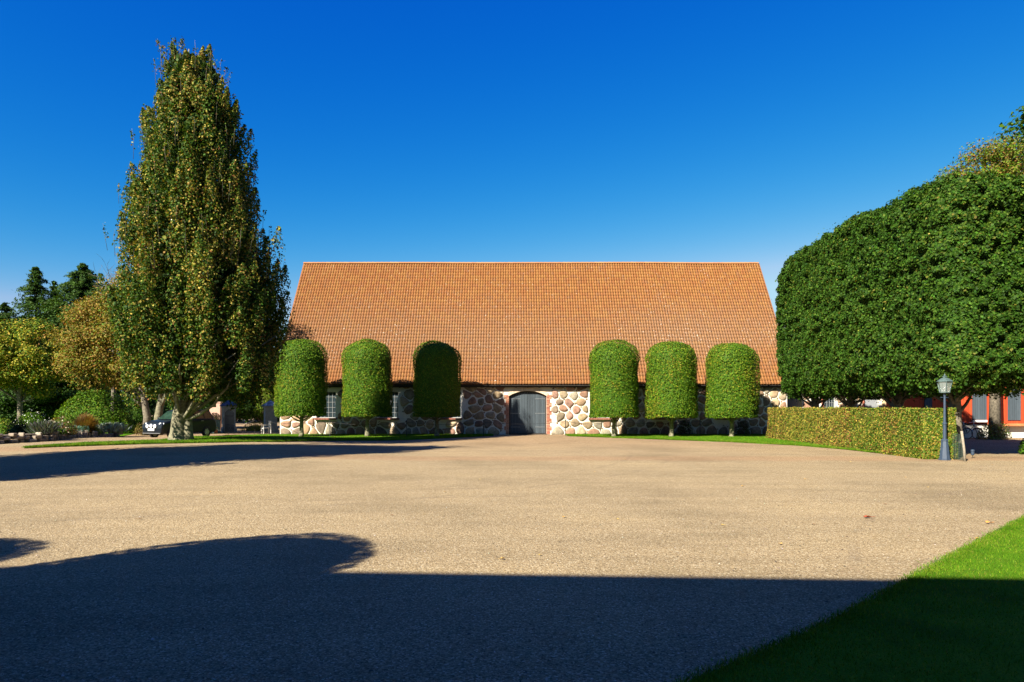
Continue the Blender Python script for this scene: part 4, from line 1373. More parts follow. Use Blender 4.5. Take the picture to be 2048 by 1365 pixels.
# ------------------------------------------------------------------ parked car
def car():
    root = empty("parked_car", (px_x(362, 45.0), 45.0, float(terrain(-22.2, 45.0))), "dark parked car with three round white driving lamps, half hidden by the tree trunk", "car", rz=R(-23))
    root.scale = (1, 1, 1.1)
    side = [(-2.12, .28), (-2.20, .42), (-2.22, .62), (-2.18, .80), (-2.08, .93), (-1.75, 1.02), (-1.12, 1.10), (1.95, 1.14), (2.14, 1.05), (2.20, .70), (2.16, .36), (2.05, .28)]
    hw = [.78, .84, .88, .89, .86, .85, .87, .87, .86, .88, .86, .80]
    b = MB(); V = []
    n = len(side)
    for s in (-1, -.93, .93, 1):
        for (y, z), w in zip(side, hw):
            k = 1.0 if abs(s) > .95 else 1.0
            if abs(s) > .95: V.append((s * w, y * .965, .28 + (z - .28) * .93 + .01))
            else: V.append((s * w, y, z))
    F = [tuple(range(n)), tuple(reversed(range(3 * n, 4 * n)))]
    for r in range(3):
        for k in range(n):
            F.append((r * n + (k + 1) % n, r * n + k, (r + 1) * n + k, (r + 1) * n + (k + 1) % n))
    b.add(V, F)
    lo = [(-1.15, 1.06), (-.48, 1.60), (-.2, 1.66), (1.45, 1.67), (1.75, 1.60), (2.08, 1.06)]
    wl = [.83, .67, .65, .65, .66, .82]
    V = [(-w, y, z) for (y, z), w in zip(lo, wl)] + [(w, y, z) for (y, z), w in zip(lo, wl)]
    F = [tuple(range(6)), tuple(reversed(range(6, 12)))] + [((k + 1) % 6, k, 6 + k, 6 + (k + 1) % 6) for k in range(6)]
    b.add(V, F)
    b.build("body", M['car'], root, bevel=.03)
    g = MB(); g.add([(-.74, -1.135, 1.13), (.74, -1.135, 1.13), (.60, -.545, 1.585), (-.60, -.545, 1.585)], [(0, 1, 2, 3)]); 
    gl = glass_mat("car_glass", (.012, .03, .022), .06)
    g.build("windscreen", gl, root)
    for s in (-1, 1):
        for ya, yb, yc, yd in ((-.95, .28, .26, -.42), (.36, 1.12, 1.08, .34), (1.20, 1.85, 1.62, 1.16)):
            g = MB()
            P = [(s * .832, ya, 1.13), (s * .832, yb, 1.13), (s * .702, yc, 1.56), (s * .702, yd, 1.56)]
            g.add(P, [(0, 1, 2, 3)]); g.build("side_window", gl, root)
        m = MB(); m.box((s * .97, -.86, 1.14), (.20, .10, .15)); m.box((s * .88, -.86, 1.10), (.10, .04, .04)); m.build("mirror", M['car'], root, bevel=.02)
        h = MB(); h.obox((s * .70, -2.05, .83), (.30, s * .10, 0), (-s * .05, .12, 0), (0, .06, .19)); h.build("headlight", M['headlamp'], root, bevel=.02)
        for yy in (-.05, .95):
            d = MB(); d.box((s * .882, yy, 1.00), (.02, .18, .03)); d.build("door_handle", M['chrome'], root)
        for yy in (-1.38, 1.35):
            t = MB(); c = (s * .78, yy, .325)
            V = []; F = []; prof = [(.20, -.09), (.30, -.10), (.325, -.07), (.33, 0), (.325, .07), (.30, .10), (.20, .09)]; k = 24
            for r_, o_ in prof:
                for q in range(k):
                    a = 2 * math.pi * q / k; V.append((c[0] + o_, c[1] + r_ * math.cos(a), c[2] + r_ * math.sin(a)))
            for i in range(len(prof) - 1):
                for q in range(k): F.append((i * k + q, i * k + (q + 1) % k, (i + 1) * k + (q + 1) % k, (i + 1) * k + q))
            t.add(V, F); w = t.build("wheel", M['rubber'], root, smooth=True)
            t = MB(); t.tube([(c[0] - s * .08, c[1], c[2]), (c[0] + s * .06, c[1], c[2])], .205, 20)
            for q in range(5):
                a = q * 2 * math.pi / 5; t.obox((c[0] + s * .075, c[1] + .11 * math.cos(a), c[2] + .11 * math.sin(a)), (.03, 0, 0), (0, .05 * -math.sin(a), .05 * math.cos(a)), (0, .20 * math.cos(a), .20 * math.sin(a)))
            t.build("rim", M['chrome'], w)
    for x in (-.33, 0, .33):
        l = MB(); z = .73 if x else .75
        V = []; k = 18; F = []
        for r_, yy in ((.10, -2.19), (.115, -2.25), (.10, -2.275)):
            for q in range(k): V.append((x + r_ * math.cos(2 * math.pi * q / k), yy, z + r_ * math.sin(2 * math.pi * q / k)))
        for i in range(2):
            for q in range(k): F.append((i * k + q, i * k + (q + 1) % k, (i + 1) * k + (q + 1) % k, (i + 1) * k + q))
        F.append(tuple(range(2 * k, 3 * k))); l.add(V, F); dl = l.build("driving_lamp", M['headlamp'], root)
        r = MB(); r.tube([(x, -2.285, z - .0), (x, -2.28, z)], .03, 10); r.build("lamp_boss", M['iron'], dl)
    p = MB(); p.box((0, -2.245, .535), (.54, .02, .12)); p.build("number_plate", M['plate'], root)
    p = MB(); p.box((0, -2.21, .33), (1.50, .05, .035)); p.build("bumper_trim", M['chrome'], root)
    p = MB()
    for i in range(4): p.box((0, -2.205, .60 + i * .045), (1.0, .03, .02))
    p.build("grille", M['iron'], root)
car()

# ------------------------------------------------------------------ left garden: wall, bed, plants
def garden():
    rnd = random.Random(91)
    line = [at(-40, 890)[:2], at(0, 888)[:2], at(100, 882.5)[:2], at(200, 876.5)[:2], at(243, 874)[:2]]
    P = resample(line, 60)
    mb = MB()
    org = (P[30][0], P[30][1], 0)
    for row in range(3):
        i = 0.0
        while i < 58:
            k = int(i); step = rnd.uniform(.9, 1.9)
            k2 = min(59, int(i + step) if int(i + step) > k else k + 1)
            a = P[k] + (P[min(k + 1, 59)] - P[k]) * (i - k); b = P[k2]
            c = (a + b) / 2; d = b - a; L = np.linalg.norm(d)
            z = float(terrain(c[0], c[1]))
            h = .15
            if row == 2 and rnd.random() < .35: i += step; continue
            hh = h * rnd.uniform(.8, 1.05)
            ang = math.atan2(d[1], d[0])
            t = rnd.choice([(.22, .18, .135), (.29, .25, .19), (.17, .145, .115), (.24, .19, .14)]); v = rnd.uniform(.8, 1.15)
            mb.box((c[0] + rnd.uniform(-.03, .03), c[1], z + h * (row + .45)), (max(L * .93, .1), .36 - .03 * row, hh), ang + rnd.uniform(-.08, .08), tuple(q * v for q in t))
            i += step
    tag(mb.build("stone_wall", M['stone'], None, org, bevel=.03), "low dry stone wall edging the flower bed at the left", "wall")
    # soil behind it
    B = P + np.array([-2.6, 1.2])
    V = []; 
    for t in np.linspace(0, 1, 5):
        for a, b in zip(P, B):
            x, y = a + (b - a) * (t * .97 + .03); V.append((x, y, float(terrain(x, y)) + .34 * (1 - max(0, t - .6) / .4 * .9)))
    n = 60
    F = [(r * n + k, r * n + k + 1, (r + 1) * n + k + 1, (r + 1) * n + k) for r in range(4) for k in range(n - 1)]
    tag(link_mesh("flower_bed", raw_mesh("flower_bed", np.array(V), np.array(F), M['soil'], smooth=True)), kind='structure')
    def spot(px, back=.7):
        # point in the bed behind the wall seen at column px
        best = min(range(60), key=lambda k: abs(1024 + P[k][0] * FPX / P[k][1] - px))
        q = P[best] + np.array([-back, back * .45])
        Y = q[1]; X = px_x(px, Y)
        return X, Y, float(terrain(X, Y)) + .30
    SC_ = lambda Y, d: d * Y / FPX
    # ornamental grass
    x, y, z = spot(172, .9); rng = np.random.default_rng(92)
    n = 4200; a = rng.random(n) * 6.28; el_ = np.arccos(rng.random(n)) * .93; L = rng.uniform(.8, 1.12, n) * (1.12 - .42 * el_ / 1.57); lean = el_
    tip = np.stack([np.cos(a) * np.sin(lean) * L, np.sin(a) * np.sin(lean) * L, L * np.cos(lean) + .04], 1); mid = tip * np.array([.45, .45, .55]) + np.array([0, 0, .10])
    w = np.stack([-np.sin(a), np.cos(a), 0 * a], 1) * .014
    base = rng.normal(0, .07, (n, 3)) * np.array([1, 1, 0])
    V = np.stack([base - w, base + w, base + mid + w, base + mid - w, base + tip + w * .5, base + tip - w * .5], 1)
    F = np.concatenate([np.arange(n)[:, None] * 6 + np.array([[0, 1, 2, 3]]), np.arange(n)[:, None] * 6 + np.array([[3, 2, 4, 5]])])
    c0 = palette(n, rng, [(.10, .15, .03), (.16, .17, .04)], [1, 1]); c1 = palette(n, rng, [(.26, .13, .05), (.30, .19, .08), (.18, .15, .04)], [3, 2, 1])
    C = np.stack([c0, c0, c0 * .6 + c1 * .4, c0 * .6 + c1 * .4, c1, c1], 1).reshape(-1, 3)
    tag(link_mesh("ornamental_grass", raw_mesh("ornamental_grass", V.reshape(-1, 3), F, M['leaf'], C), None, (x, y, z)), "rounded clump of ornamental grass with orange-brown tops in the flower bed", "plant")
    SILVER = [(.30, .36, .30), (.22, .30, .25), (.38, .42, .36)]
    def spikes(name, lab, px, hgt, wid, cols, wts, n, seed, lw=.02, back=.7):
        x, y, z = spot(px, back); rng = np.random.default_rng(seed)
        P0 = rng.normal(0, wid * .33, (n, 3)); P0[:, 2] = rng.random(n) * hgt * .55
        d = unit(np.c_[P0[:, :2] * 1.0 / wid, np.ones(n)] + rng.normal(0, .22, (n, 3)))
        L = hgt * rng.uniform(.2, .45, n)
        s = unit(np.cross(d, rng.normal(0, 1, (n, 3)))) * lw
        V = np.stack([P0 - s * .6, P0 + d * L[:, None] * .5 + s, P0 + d * L[:, None], P0 + d * L[:, None] * .5 - s], 1)
        C = np.repeat(palette(n, rng, cols, wts), 4, 0)
        tag(link_mesh(name, raw_mesh(name, V.reshape(-1, 3), np.arange(4 * n).reshape(n, 4), M['leaf'], C), None, (x, y, z)), lab, "plant", None)
    spikes("silver_plant", "silvery grey-leaved plant at the right end of the flower bed", 225, .80, 1.0, SILVER, [3, 2, 2], 1300, 93, .028)
    spikes("lavender", "grey-green lavender clump with spiky stems in the flower bed", 90, .80, .75, [(.07, .095, .065), (.10, .115, .09), (.085, .07, .10)], [3, 2, 1], 1300, 94, .016)
    spikes("juniper", "low blue-green spreading plant in the middle of the flower bed", 137, .42, .95, [(.06, .13, .10), (.09, .17, .13)], [1, 1], 900, 95, .022, .45)
    x, y, z = spot(122, 1.0)
    def fl(cols, rx, rz, n):
        def f(rng):
            u = unit(rng.normal(0, 1, (n, 3))); u[:, 2] = np.abs(u[:, 2])
            return leaf_quads(u * np.array([rx, rx, rz]) * rng.uniform(.9, 1.06, (n, 1)), u, .085, palette(n, rng, cols, [1] * len(cols), .08), rng, aspect=1.0, spread=.5)
        return f
    bush("flowering_shrub", "reddish shrub with small cream flowers beside the lavender", (x, y, z), .80, .6, .80, [(.16, .07, .03), (.12, .10, .03), MID], [3, 3, 2], 1500, .085, 96, "shrub", extra=fl([(.7, .62, .42)], .80, .80, 60))
    for px, lab, sd, w, h in ((110, "green leafy clump at the edge of the stone wall, below the reddish shrub", 143, .6, .42), (190, "green leafy clump between the ornamental grass and the silvery plant", 144, .55, .5)):
        x, y, z = spot(px, .95)
        bush("perennial_bush", lab, (x, y, z), w * .85, .4, h * .8, [GREEN, MID, LIGHT], [2, 3, 2], 800, .085, sd, "plant", "leafy clumps in the flower bed", core=GREEN)
    x, y, z = spot(205, .9)
    bush("flower_bush", "small patch of red flowers behind the silvery plant", (x, y + .4, z), .42, .36, .72, [MID, (.40, .05, .02), (.34, .10, .03)], [3, 2, 2], 500, .07, 97, "flowers")
    X, Y = px_x(37, 40.5), 40.5
    bush("dark_shrub", "round dark clipped shrub in shade at the left edge of the flower bed", (X, Y, .25), .70, .65, 1.12, [(.02, .045, .012), (.03, .06, .015)], [1, 1], 2600, .085, 98, "shrub", core=(.02, .04, .01))  # leaf colour darkened to carry the shade this shrub stands in
    X, Y = px_x(64, 53), 53
    bush("rose_bush", "wide bush covered in white roses behind the dark shrub", (X, Y, 0), 1.5, .9, 1.72, [GREEN, MID, LIGHT], [3, 3, 2], 3600, .12, 99, "shrub", extra=fl([(.80, .78, .70)], 1.5, 1.75, 130), core=GREEN)
    X, Y = px_x(5, 46), 46
    bush("yellow_flower_bush", "yellow-flowered bush at the far left edge", (X, Y, 0), 1.0, .8, 1.25, [LIGHT, (.45, .36, .05), MID], [4, 1.2, 3], 2200, .10, 100, "shrub", core=GREEN)
    X, Y = px_x(188, 51.5), 51.5
    bush("laurel_hedge", "big rounded green laurel mound behind the flower bed", (X, Y, 0), 3.5, 1.7, 3.15, [GREEN, MID, LIGHT, OLIVE], [4, 4, 2.5, .4], 15000, .15, 101, "hedge", core=GREEN)
    X, Y = px_x(268, 55), 55
    bush("laurel_shrub", "dark green laurel beside the bare trunk, left of the car", (X, Y, 0), 1.9, 1.3, 2.5, [(.026, .066, .012), GREEN, MID], [4, 4, 2], 6000, .14, 102, "shrub", core=GREEN)
    X, Y = px_x(281, 48.4), 48.4
    bush("brown_bush", "brownish perennial clump at the foot of the bare trunk", (X, Y, .0), .45, .4, .85, [(.16, .10, .04), OLIVE], [2, 2], 500, .09, 103, "plant")
    X, Y = px_x(512, 57.5), 57.5
    bush("yellow_bush", "low yellow-green bush seen through the gateway", (X, Y, 0), 1.25, .9, .78, [OLIVE, YELLOW, LIGHT], [3, 2, 2], 1800, .09, 104, "shrub", core=OLIVE)
    for px, lab, sd in ((1370, "dark reddish shrub against the barn wall by the middle right clipped tree", 105), (1486, "dark shrub against the barn wall by the rightmost clipped tree", 106)):
        Y = 48.9; X = px_x(px, Y)
        bush("wall_shrub", lab, (X, Y, .03), .55, .45, 1.15, [(.09, .045, .02), (.05, .06, .018), MID], [3, 2, 1], 1300, .09, sd, "shrub", "shrubs against the barn wall")
garden()

# ------------------------------------------------------------------ trees beyond the garden
def spruce(px, Y, top_py, rmax, lab, seed, tint=1.0, columnar=1.0, n_br=150):
    X = px_x(px, Y); H = py_z(top_py, Y)
    rng = np.random.default_rng(seed)
    root = empty("conifer", (X, Y, 0), lab, "tree", "conifers beyond the garden")
    PP = []; NN = []
    for i in range(n_br):
        t = rng.random() ** .85; z = .6 + (H - .7) * t
        r = rmax * min(1.0, ((1 - t) * columnar) ** .85 + .02) * rng.uniform(.5, 1.15)
        a = rng.random() * 6.28
        m = int(40 + 110 * r / rmax)
        s = rng.random(m) ** .7
        p = np.stack([np.cos(a) * r * s, np.sin(a) * r * s, z + .25 * r * s - .40 * r * s * s], 1)
        p += rng.normal(0, .08 + .05 * r, (m, 3)) * np.array([1, 1, .5])
        PP.append(p); NN.append(np.tile([math.cos(a) * .5, math.sin(a) * .5, .8], (m, 1)))
    p = np.stack([rng.normal(0, .08, 60), rng.normal(0, .08, 60), H - rng.random(60) * 1.6], 1); PP.append(p); NN.append(rng.normal(0, 1, (60, 3)))
    P = np.concatenate(PP); Nn = np.concatenate(NN)
    col = palette(len(P), rng, [(.026, .062, .010), (.042, .088, .013), (.065, .12, .018)], [4, 4, 2], .2) * tint
    V, F, C = leaf_quads(P, Nn, .31, col, rng, aspect=.38, droop=.5)
    link_mesh("crown", raw_mesh("crown", V, F, M['leaf'], C), root)
    b = MB(); b.tube([(0, 0, -.1), (0, 0, H * .5), (0, 0, H)], [.24, .14, .02], 8); b.build("trunk", M['bark'], root)
spruce(72, 74, 534, 7.0, "tall narrow dark conifer, leftmost of the two big ones", 111, n_br=420)
spruce(166, 74, 527, 4.6, "tall broad-topped conifer beside the tall pyramidal tree", 112, columnar=3.0, n_br=620)
spruce(108, 76, 563, 4.2, "small dark conifer tip between the two big conifers", 113, n_br=260)
spruce(10, 72, 606, 6.0, "low dark conifer at the far left edge", 114, tint=.7, columnar=1.5, n_br=340)
spruce(128, 79, 605, 7.5, "wide dark conifer behind the two big conifers", 116, tint=.8, columnar=1.6, n_br=420)

G = "broadleaf trees beyond the garden"
broad_tree("yellow_tree", "olive-yellow broadleaf tree at the far left, in front of the conifers", (px_x(40, 58), 58, 0), py_z(636, 58), 5.0, 3.6, 2.6,
           [GREEN, MID, (.15, .20, .018), (.30, .27, .025), (.46, .36, .05)], [[3, 4, 3, 3, .6], [1, 2, 3, 5, 3]], 121, 170, 300, .19, G)
broad_tree("russet_tree", "russet autumn tree between the conifers and the tall pyramidal tree", (px_x(294, 49), 49, 0), py_z(556, 49), 4.7, 3.3, 2.6,
           [MID, (.12, .15, .024), (.22, .18, .028), (.26, .165, .035), (.22, .105, .03)], [[1, 2.4, 3.8, 2.2, .5], [.5, 1.2, 3.2, 3.4, 1.2]], 122, 190, 300, .16, G, trunk_r=.25, shape=1.5, off=(-2.3, 0), bark='bark')
broad_tree("golden_tree", "golden-green tree with a pale lit trunk just behind the car", (px_x(316, 49), 49, 0), 13.4, 4.5, 3.6, 2.7,
           [GREEN, MID, (.13, .18, .026), (.26, .22, .03), (.40, .31, .05)], [[2, 3, 3, 3, 1], [1, 2, 2, 4, 3]], 123, 150, 260, .17, G, trunk_r=.26, bark='bark_pale', off=(3.3, -.8))
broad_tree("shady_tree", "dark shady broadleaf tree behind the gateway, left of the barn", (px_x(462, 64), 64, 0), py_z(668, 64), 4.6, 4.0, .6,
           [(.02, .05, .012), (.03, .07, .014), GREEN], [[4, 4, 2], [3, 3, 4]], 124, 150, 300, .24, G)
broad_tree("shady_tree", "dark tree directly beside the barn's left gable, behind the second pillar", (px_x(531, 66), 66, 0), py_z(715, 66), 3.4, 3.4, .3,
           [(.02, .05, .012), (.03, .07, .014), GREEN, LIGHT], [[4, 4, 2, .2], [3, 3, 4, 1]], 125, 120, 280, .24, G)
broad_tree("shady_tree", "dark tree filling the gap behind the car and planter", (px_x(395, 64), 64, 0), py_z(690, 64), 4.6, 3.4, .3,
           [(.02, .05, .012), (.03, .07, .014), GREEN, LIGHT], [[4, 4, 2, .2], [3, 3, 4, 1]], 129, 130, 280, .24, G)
broad_tree("ivy_bush", "sunlit light green bush beside the dark gateway opening", (px_x(531, 59), 59, 0), py_z(765, 59), .95, .8, .5,
           [MID, LIGHT, OLIVE], [[2, 4, 1], [1, 4, 3]], 126, 40, 70, .14, G, trunk_r=.06, clump=.32)
broad_tree("shady_tree", "dark low tree in the shade beneath the olive-yellow tree", (px_x(62, 65), 65, 0), 7.5, 5.6, 3.0, .2,  # added dark foliage standing for the shaded hollow under the yellow crown
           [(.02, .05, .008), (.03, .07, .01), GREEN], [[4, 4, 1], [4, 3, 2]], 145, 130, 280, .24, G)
broad_tree("shade_tree", "dark broadleaf tree left of the yard, shading the end of the flower bed", (-37.5, 31.1, 0), 15.0, 3.3, 3.3, 2.0,
           [GREEN, MID], [[3, 2], [2, 3]], 130, 110, 220, .3)
def far_wood():
    rng = np.random.default_rng(127)
    parts = []
    n = 300
    C = np.stack([rng.uniform(-125, -20, n), rng.uniform(88, 100, n), rng.uniform(1, 8.5, n)], 1)
    P, u = clump_points(rng, C, np.array([[3.8, 2.4, 2.4]]) * rng.uniform(.7, 1.3, (n, 1)), 150)
    col = palette(len(P), rng, [(.018, .045, .012), (.03, .065, .016), (.05, .085, .02)], [4, 4, 1], .2)
    V, F, Cc = leaf_quads(P, u + np.array([0, 0, .4]), .72, col, rng)
    tag(link_mesh("woodland", raw_mesh("woodland", V, F, M['leaf'], Cc)), kind='stuff')
far_wood()
# bare twigs above the russet tree
def bare_tree():
    rng = np.random.default_rng(128)
    Y = 57.0; X = px_x(226, Y)
    root = empty("bare_tree", (X, Y, 0), "thin leafless treetop showing above the russet tree", "tree", G)
    mb = MB(); H = py_z(512, Y)
    mb.tube([(0, 0, 0), (.1, 0, H * .5), (0, 0, H * .8)], [.2, .12, .05], 7)
    mb.build("trunk", M['bark'], root)
    tw = MB()
    for i in range(46):
        z = H * rng.uniform(.62, .82); a = rng.random() * 6.28
        e = np.array([math.cos(a) * rng.uniform(.4, 1.7), math.sin(a) * 1.2, z + rng.uniform(.8, 2.6)]); e[2] = min(e[2], H)
        p = limb(tw, (0, 0, z), e, .035, .008, rng, n=5, sides=4)
        for j in range(3):
            q = np.array(p[2 + j % 3]); limb(tw, q, q + rng.normal(0, .45, 3) + np.array([0, 0, .4]), .014, .005, rng, n=3, sides=3)
    tw.build("branches", M['bark'], root)
bare_tree()

# right-hand side: autumn tree behind the clipped block, overhanging tree, edge shrub
broad_tree("autumn_tree", "tall russet-topped tree rising behind the clipped lime block", (30.4, 43.0, 0), py_z(244, 43), 6.8, 4.6, 8.5,
           [MID, LIGHT, OLIVE, (.22, .12, .03), RUST], [[3, 4, 3, 1.2, .2], [1.5, 2.4, 4, 2.6, .8]], 131, 330, 330, .155, trunk_r=.27, off=(2.1, 0), clump=.17, nlimb=10)
def overhang():
    broad_tree("overhanging_tree", "dark leafy tree at the far right edge, a sprig of it reaching into the sky", (22.15, 21.5, 0), 14.9, 4.6, 3.6, 9.3,
               [(.026, .070, .011), (.045, .108, .016), MID], [[4, 4, 2], [3, 3, 3]], 132, 110, 230, .16, trunk_r=.24, off=(-1.3, .5), clump=.16)
    for i, (x, y, h, r) in enumerate(((17.5, 6.5, 15.0, 4.6), (22.5, 13.0, 16.0, 5.0), (13.5, 0.5, 13.0, 3.6))):  # unseen trees added as occluders, to cut sky light on the shaded foreground
        broad_tree("yard_tree", ["big dark leafy tree right of the yard, near its front corner", "big dark leafy tree right of the yard, behind the near lawn", "dark leafy tree close beside the manor on the right"][i],
                   (x, y, 0), h, r, r, 2.0, [(.026, .070, .011), (.045, .108, .016), MID], [[4, 4, 2], [3, 3, 3]], 136 + i, 110, 220, .26, "trees right of the yard", trunk_r=.3)
overhang()
_y = 28.9
bush("edge_shrub", "dark leafy shrub cut off by the right picture edge", (px_x(2062, _y), _y, 0), .45, .5, .95, [GREEN, MID], [2, 1], 1200, .10, 133, "shrub", core=GREEN)
bush("wall_plant", "pale yellow-green plant at the foot of the red house wall", (px_x(1984, 42.4), 42.4, .0), .95, .6, 1.12, [OLIVE, (.30, .28, .12), LIGHT, (.18, .13, .07)], [3, 3, 1, 1], 1500, .11, 134, "plant")
bush("ivy", "thin dark climber on the white plinth right of the pale plant", (px_x(2008, 43.9), 43.9, .0), .5, .3, 1.05, [GREEN, (.10, .07, .04)], [2, 2], 420, .10, 135, "plant")

# ------------------------------------------------------------------ red house and stone outbuilding
def red_house():
    Y = 44.5; x0, x1 = 26.6, 44.0
    org = (x0, Y, 0)
    root = empty("red_house", org, "red board house with grey shutters and a white plastered plinth, behind the lime row", "house")
    b = MB(); b.box(((x0 + x1) / 2, Y + 2.0, .42), (x1 - x0, 3.6, .9)); b.build("plinth", M['cream'], root, org)
    b = MB(); b.box(((x0 + x1) / 2, Y + 2.0, 2.45), (x1 - x0 + .1, 3.9, 3.0)); b.build("wall", M['red_board'], root, org)
    t = MB(); n = 70; xs = 31.0
    for i in range(n):
        x = xs + (x1 - xs) * (i + .5) / n; v = random.uniform(.8, 1.15)
        t.obox((x, Y - .09, .86), ((x1 - xs) / n * .94, 0, 0), (0, .32, .14), (0, -.012, .03), (.42 * v, .13 * v, .045 * v))
    t.build("tile_apron", M['brick'], root, org)
    r = MB(); r.prism_x([(Y - .5, 3.9), (Y + 2, 5.9), (Y + 4.5, 3.9), (Y + 2, 5.6)], x0 - .3, x1 + .3, (.40, .14, .05)); r.build("roof", M['brick'], root, org)
    for pa, pb, zb in ((1849, 1864, 1.0), (1945, 1973, 1.0), (2016, 2041, .96), (2085, 2112, .96)):
        xa, xb = px_x(pa, Y), px_x(pb, Y)
        s = MB(); s.box(((xa + xb) / 2, Y + .02, (zb + 3.3) / 2 + .12), (xb - xa, .06, 3.3 - zb - .15)); s.build("shutter", M['grey_board'], root, org)
        if pa == 1945:
            l = MB(); l.box(((xa + xb) / 2 + .0, Y - .0, zb + .1), (xb - xa + .02, .12, .14)); l.build("sill", M['white_paint'], root, org)
red_house()

def outbuilding():
    Y = 51.2; x0, x1 = px_x(1604, Y), px_x(1800, Y)
    org = (x0, Y, 0)
    root = empty("stone_outbuilding", org, "low fieldstone outbuilding with a lattice window, between barn and red house", "outbuilding")
    wa, wb = px_x(1646, Y), px_x(1671, Y); ha, hb = px_x(1728, Y), px_x(1758, Y)
    holes = [[(wa, 1.2), (wb, 1.2), (wb, 3.1), (wa, 3.1)], [(ha, 1.2), (hb, 1.2), (hb, 2.72), (ha, 2.72)]]
    w = holed_wall("wall", M['mortar'], root, org, x0, x1, -.2, 3.7, Y, holes)
    fieldstones(x0 + .05, x1 - .05, 0, 3.6, [(wa - .3, wb + .14, .9, 4), (ha - .25, hb + .2, .9, 3.0)], 9, Y).build("fieldstone_facing", M['stone'], w, org, smooth=True)
    make_window(root, org, (wa + wb) / 2, 1.2, 3.1, wb - wa, Y + .2, 5, 5, sill=False)
    h = MB(); h.box(((ha + hb) / 2, Y + .2, 1.96), (hb - ha, .06, 1.52)); h.build("hatch", simple("grey_hatch", (.20, .21, .22), .7), root, org)
    for xe in (wa - .06, ha - .07):
        q = MB()
        for i in range(21):
            v = random.uniform(.8, 1.2); q.box((xe, Y - .012, 1.22 + .075 * i), (.12 if i % 3 else .18, .05, .076), col=(.36 * v, .12 * v, .07 * v))
        q.build("brick_edging", M['brick'], root, org)
    b = MB(); b.box(((x0 + x1) / 2, Y + 4.2, 1.75), (x1 - x0, 7.4, 3.8)); b.build("rear_wall", M['mortar'], root, org)
    r = tile_roof("roof", root, org, x0 - .3, x1 + .3, Y - .35, 3.6, Y + 4, 6.4, 17)
    u = MB(); u.prism_x([(Y - .33, 3.52), (Y + 4, 6.32), (Y + 8.4, 3.5)], x0 - .2, x1 + .2, (.4, .14, .05)); u.build("roof_boarding", M['dark_wood'], r, org)
outbuilding()

def bicycle(px, lab, seed):
    Y = 43.6; X = px_x(px, Y)
    root = empty("bicycle", (X, Y, .0), lab, "bicycle", "bicycles parked by the red house", R(-62))
    fr = MB()
    A, B, S, Hd, P = (-.52, 0, .34), (.54, 0, .34), (-.18, 0, .88), (.36, 0, .86), (-.05, 0, .32)
    for a, b in ((A, S), (A, P), (P, S), (P, Hd), (S, Hd)): fr.tube([a, b], .018, 6)
    fr.tube([Hd, B], .018, 6)
    fr.build("frame", M['iron'], root)
    for c in (A, B):
        w = MB(); a = np.linspace(0, 2 * math.pi, 25)
        w.tube([(c[0] + .33 * math.cos(t), 0, c[2] + .33 * math.sin(t)) for t in a], .02, 6, cap=False)
        wh = w.build("wheel", M['rubber'], root)
        s = MB()
        s.tube([(c[0] + .305 * math.cos(t), 0, c[2] + .305 * math.sin(t)) for t in a], .012, 5, cap=False)
        for k in range(12):
            t = k * math.pi / 6; s.tube([c, (c[0] + .31 * math.cos(t), 0, c[2] + .31 * math.sin(t))], .004, 3)
        s.build("rim", M['chrome'], wh)
        m = MB(); m.tube([(c[0] + .37 * math.cos(t), 0, c[2] + .37 * math.sin(t)) for t in np.linspace(.4, 2.9, 10)], .028, 6); m.build("mudguard", M['chrome'], root)
    h = MB(); h.tube([Hd, (.32, 0, 1.02)], .016, 6); h.tube([(.18, -.27, 1.02), (.32, -.15, 1.05), (.34, 0, 1.04), (.32, .15, 1.05), (.18, .27, 1.02)], .013, 6); h.build("handlebar", M['chrome'], root)
    s = MB(); s.tube([S, (-.20, 0, .96)], .015, 6); s.obox((-.22, 0, .99), (.26, 0, 0), (0, .16, 0), (0, 0, .06)); s.build("saddle", M['rubber'], root)
bicycle(1916, "bicycle leaning by the red house, nearest the hedge", 1)
bicycle(1936, "bicycle standing right of the other one by the red house", 2)

def tower():
    Y = 96.0; X = px_x(1572, Y); org = (X, Y, 0)
    root = empty("grey_tower", org, "distant grey tower with a dark pointed roof, just past the barn roof's right edge", "tower", rz=0)
    b = MB(); b.box((X, Y, 7.0), (2.9, 2.9, 14.2)); b.build("wall", M['plaster'], root, org)
    r = MB(); r.lathe((X, Y, 0), [(2.2, 14.0), (2.1, 14.2), (1.2, 15.2), (.05, 17.2)], 4, R(45)); r.build("roof", M['grey_slate'], root, org)
tower()

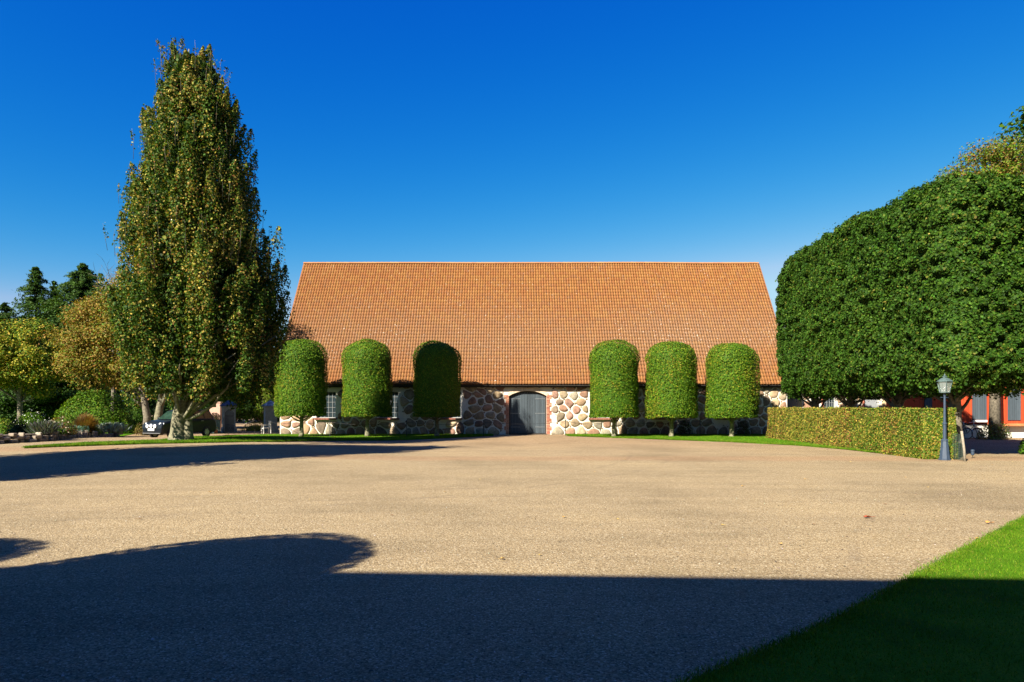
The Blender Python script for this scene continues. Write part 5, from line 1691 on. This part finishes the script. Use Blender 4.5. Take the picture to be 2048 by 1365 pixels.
# ------------------------------------------------------------------ what stands behind the photographer and shades the foreground
def manor():
    org = (8, -4.55, 0)
    root = empty("manor_house", org, "plastered manor house behind the viewer, shading the front of the yard", "house", rz=R(-3.4))
    x0, x1, h = -44, 26, 10.75
    b = MB(); b.box(((x0 + x1) / 2, -6.2, h / 2), (x1 - x0, 12, h)); b.build("wall", M['manor'], root)
    b = MB(); b.box(((x0 + x1) / 2, -6.2, h + .12), (x1 - x0 + .6, 12.6, .24)); b.build("cornice", M['white_paint'], root)
    r = MB(); r.add([(x0 - .3, -12.4, h + .25), (x1 + .3, -12.4, h + .25), (x1 + .3, 0, h + .25), (x0 - .3, 0, h + .25), (x0 + 6, -6.2, h + 2.2), (x1 - 6, -6.2, h + 2.2)], [(0, 1, 5, 4), (2, 3, 4, 5), (1, 2, 5), (3, 0, 4), (3, 2, 1, 0)], (.36, .13, .06))
    r.build("roof", M['brick'], root)
    for i in range(13):
        for z in (2.2, 6.6):
            f = MB(); x = x0 + 3 + i * 5; f.box((x, -.17, z + .9), (1.3, .09, 2.0)); w = f.build("window", M['white_paint'], root)
            g = MB(); g.box((x, -.12, z + .9), (1.08, .03, 1.76)); g.build("pane", M['pane'], w)
manor()

def yard_domes():
    for i, (x, y, lab) in enumerate(((-8.6, 2.98, "clipped dome-headed tree at the near left of the yard, its round shadow on the gravel"),
                                     (-13.25, 2.74, "clipped dome-headed tree farther left, only the tip of its shadow showing"))):
        t = empty("clipped_tree", (x, y, .0), lab, "clipped tree", "clipped trees at the near left of the yard", 1.3 + i)
        t.scale = (1.03, 1.03, 1.0)
        link_mesh("crown", crowns[i], t)
        topiary_trunk(141 + i).build("trunk", M['bark_pale'], t, smooth=True)
yard_domes()

# ------------------------------------------------------------------ fallen leaves on the gravel
def fallen():
    rng = np.random.default_rng(150)
    def leafmesh(size, c, seed):
        r = np.random.default_rng(seed)
        k = 11; a = np.linspace(0, 2 * math.pi, k, endpoint=False)
        rad = size * (.5 + .22 * np.cos(5 * a / 1.0) * r.uniform(.6, 1) + r.normal(0, .05, k))
        V = [(rad[i] * math.cos(a[i]), rad[i] * math.sin(a[i]) * .8, .012 + .35 * size * abs(math.sin(a[i])) ** 2 * r.uniform(.2, 1)) for i in range(k)] + [(0, 0, .012)]
        b = MB(); b.add(V, [(i, (i + 1) % k, k) for i in range(k)], c)
        b.tube([(rad[0] * .5, 0, .014), (rad[0] + size * .35, .01, .02)], .003, 4, col=c)
        return b
    x, y, z = at(1735, 1037)
    tag(leafmesh(.135, (.20, .035, .012), 1).build("fallen_leaf", M['dead_leaf'], None, (0, 0, 0)), "large dark red curled leaf alone on the open gravel", "leaf").location = (x, y, z + .01)
    x, y, z = at(1978, 1048)
    tag(leafmesh(.10, (.48, .20, .04), 2).build("fallen_leaf", M['dead_leaf'], None, (0, 0, 0)), "orange leaf on the gravel just above the near lawn edge", "leaf").location = (x, y, z + .01)
    protos = [leafmesh(.085, c, 5 + i) for i, c in enumerate([(.34, .20, .05), (.16, .08, .03), (.40, .28, .07)])]
    pts = [(1485, 974), (1626, 1050), (1855, 976), (1810, 956), (1978, 962), (2010, 946), (1954, 1080), (1900, 1110), (1880, 1128), (1610, 960), (1680, 1000), (1235, 1040), (1128, 1036), (784, 1032),
           (1080, 1112), (1005, 1120), (1330, 950), (1445, 1052), (1560, 1090), (1770, 1010), (960, 960), (890, 985), (1150, 985), (620, 1000), (420, 985), (280, 1040), (1250, 920), (1190, 945), (1395, 930), (1700, 925), (1985, 930), (1960, 940), (2025, 925)]
    me = [p.build("fallen_leaf", M['dead_leaf'], None, (0, 0, 0)) for p in protos]
    for i, (px, py) in enumerate(pts):
        o = me[i] if i < 3 else me[i % 3].copy()
        if i >= 3: COL.objects.link(o)
        x, y, z = at(px, py); o.location = (x, y, z + .008); o.rotation_euler = (0, 0, rng.random() * 6.28)
        s = rng.uniform(.45, .85); o.scale = (s, s, s)
        tag(o, "small dry brown or yellow leaf lying on the gravel", "leaf", "small dry leaves scattered over the gravel")
fallen()
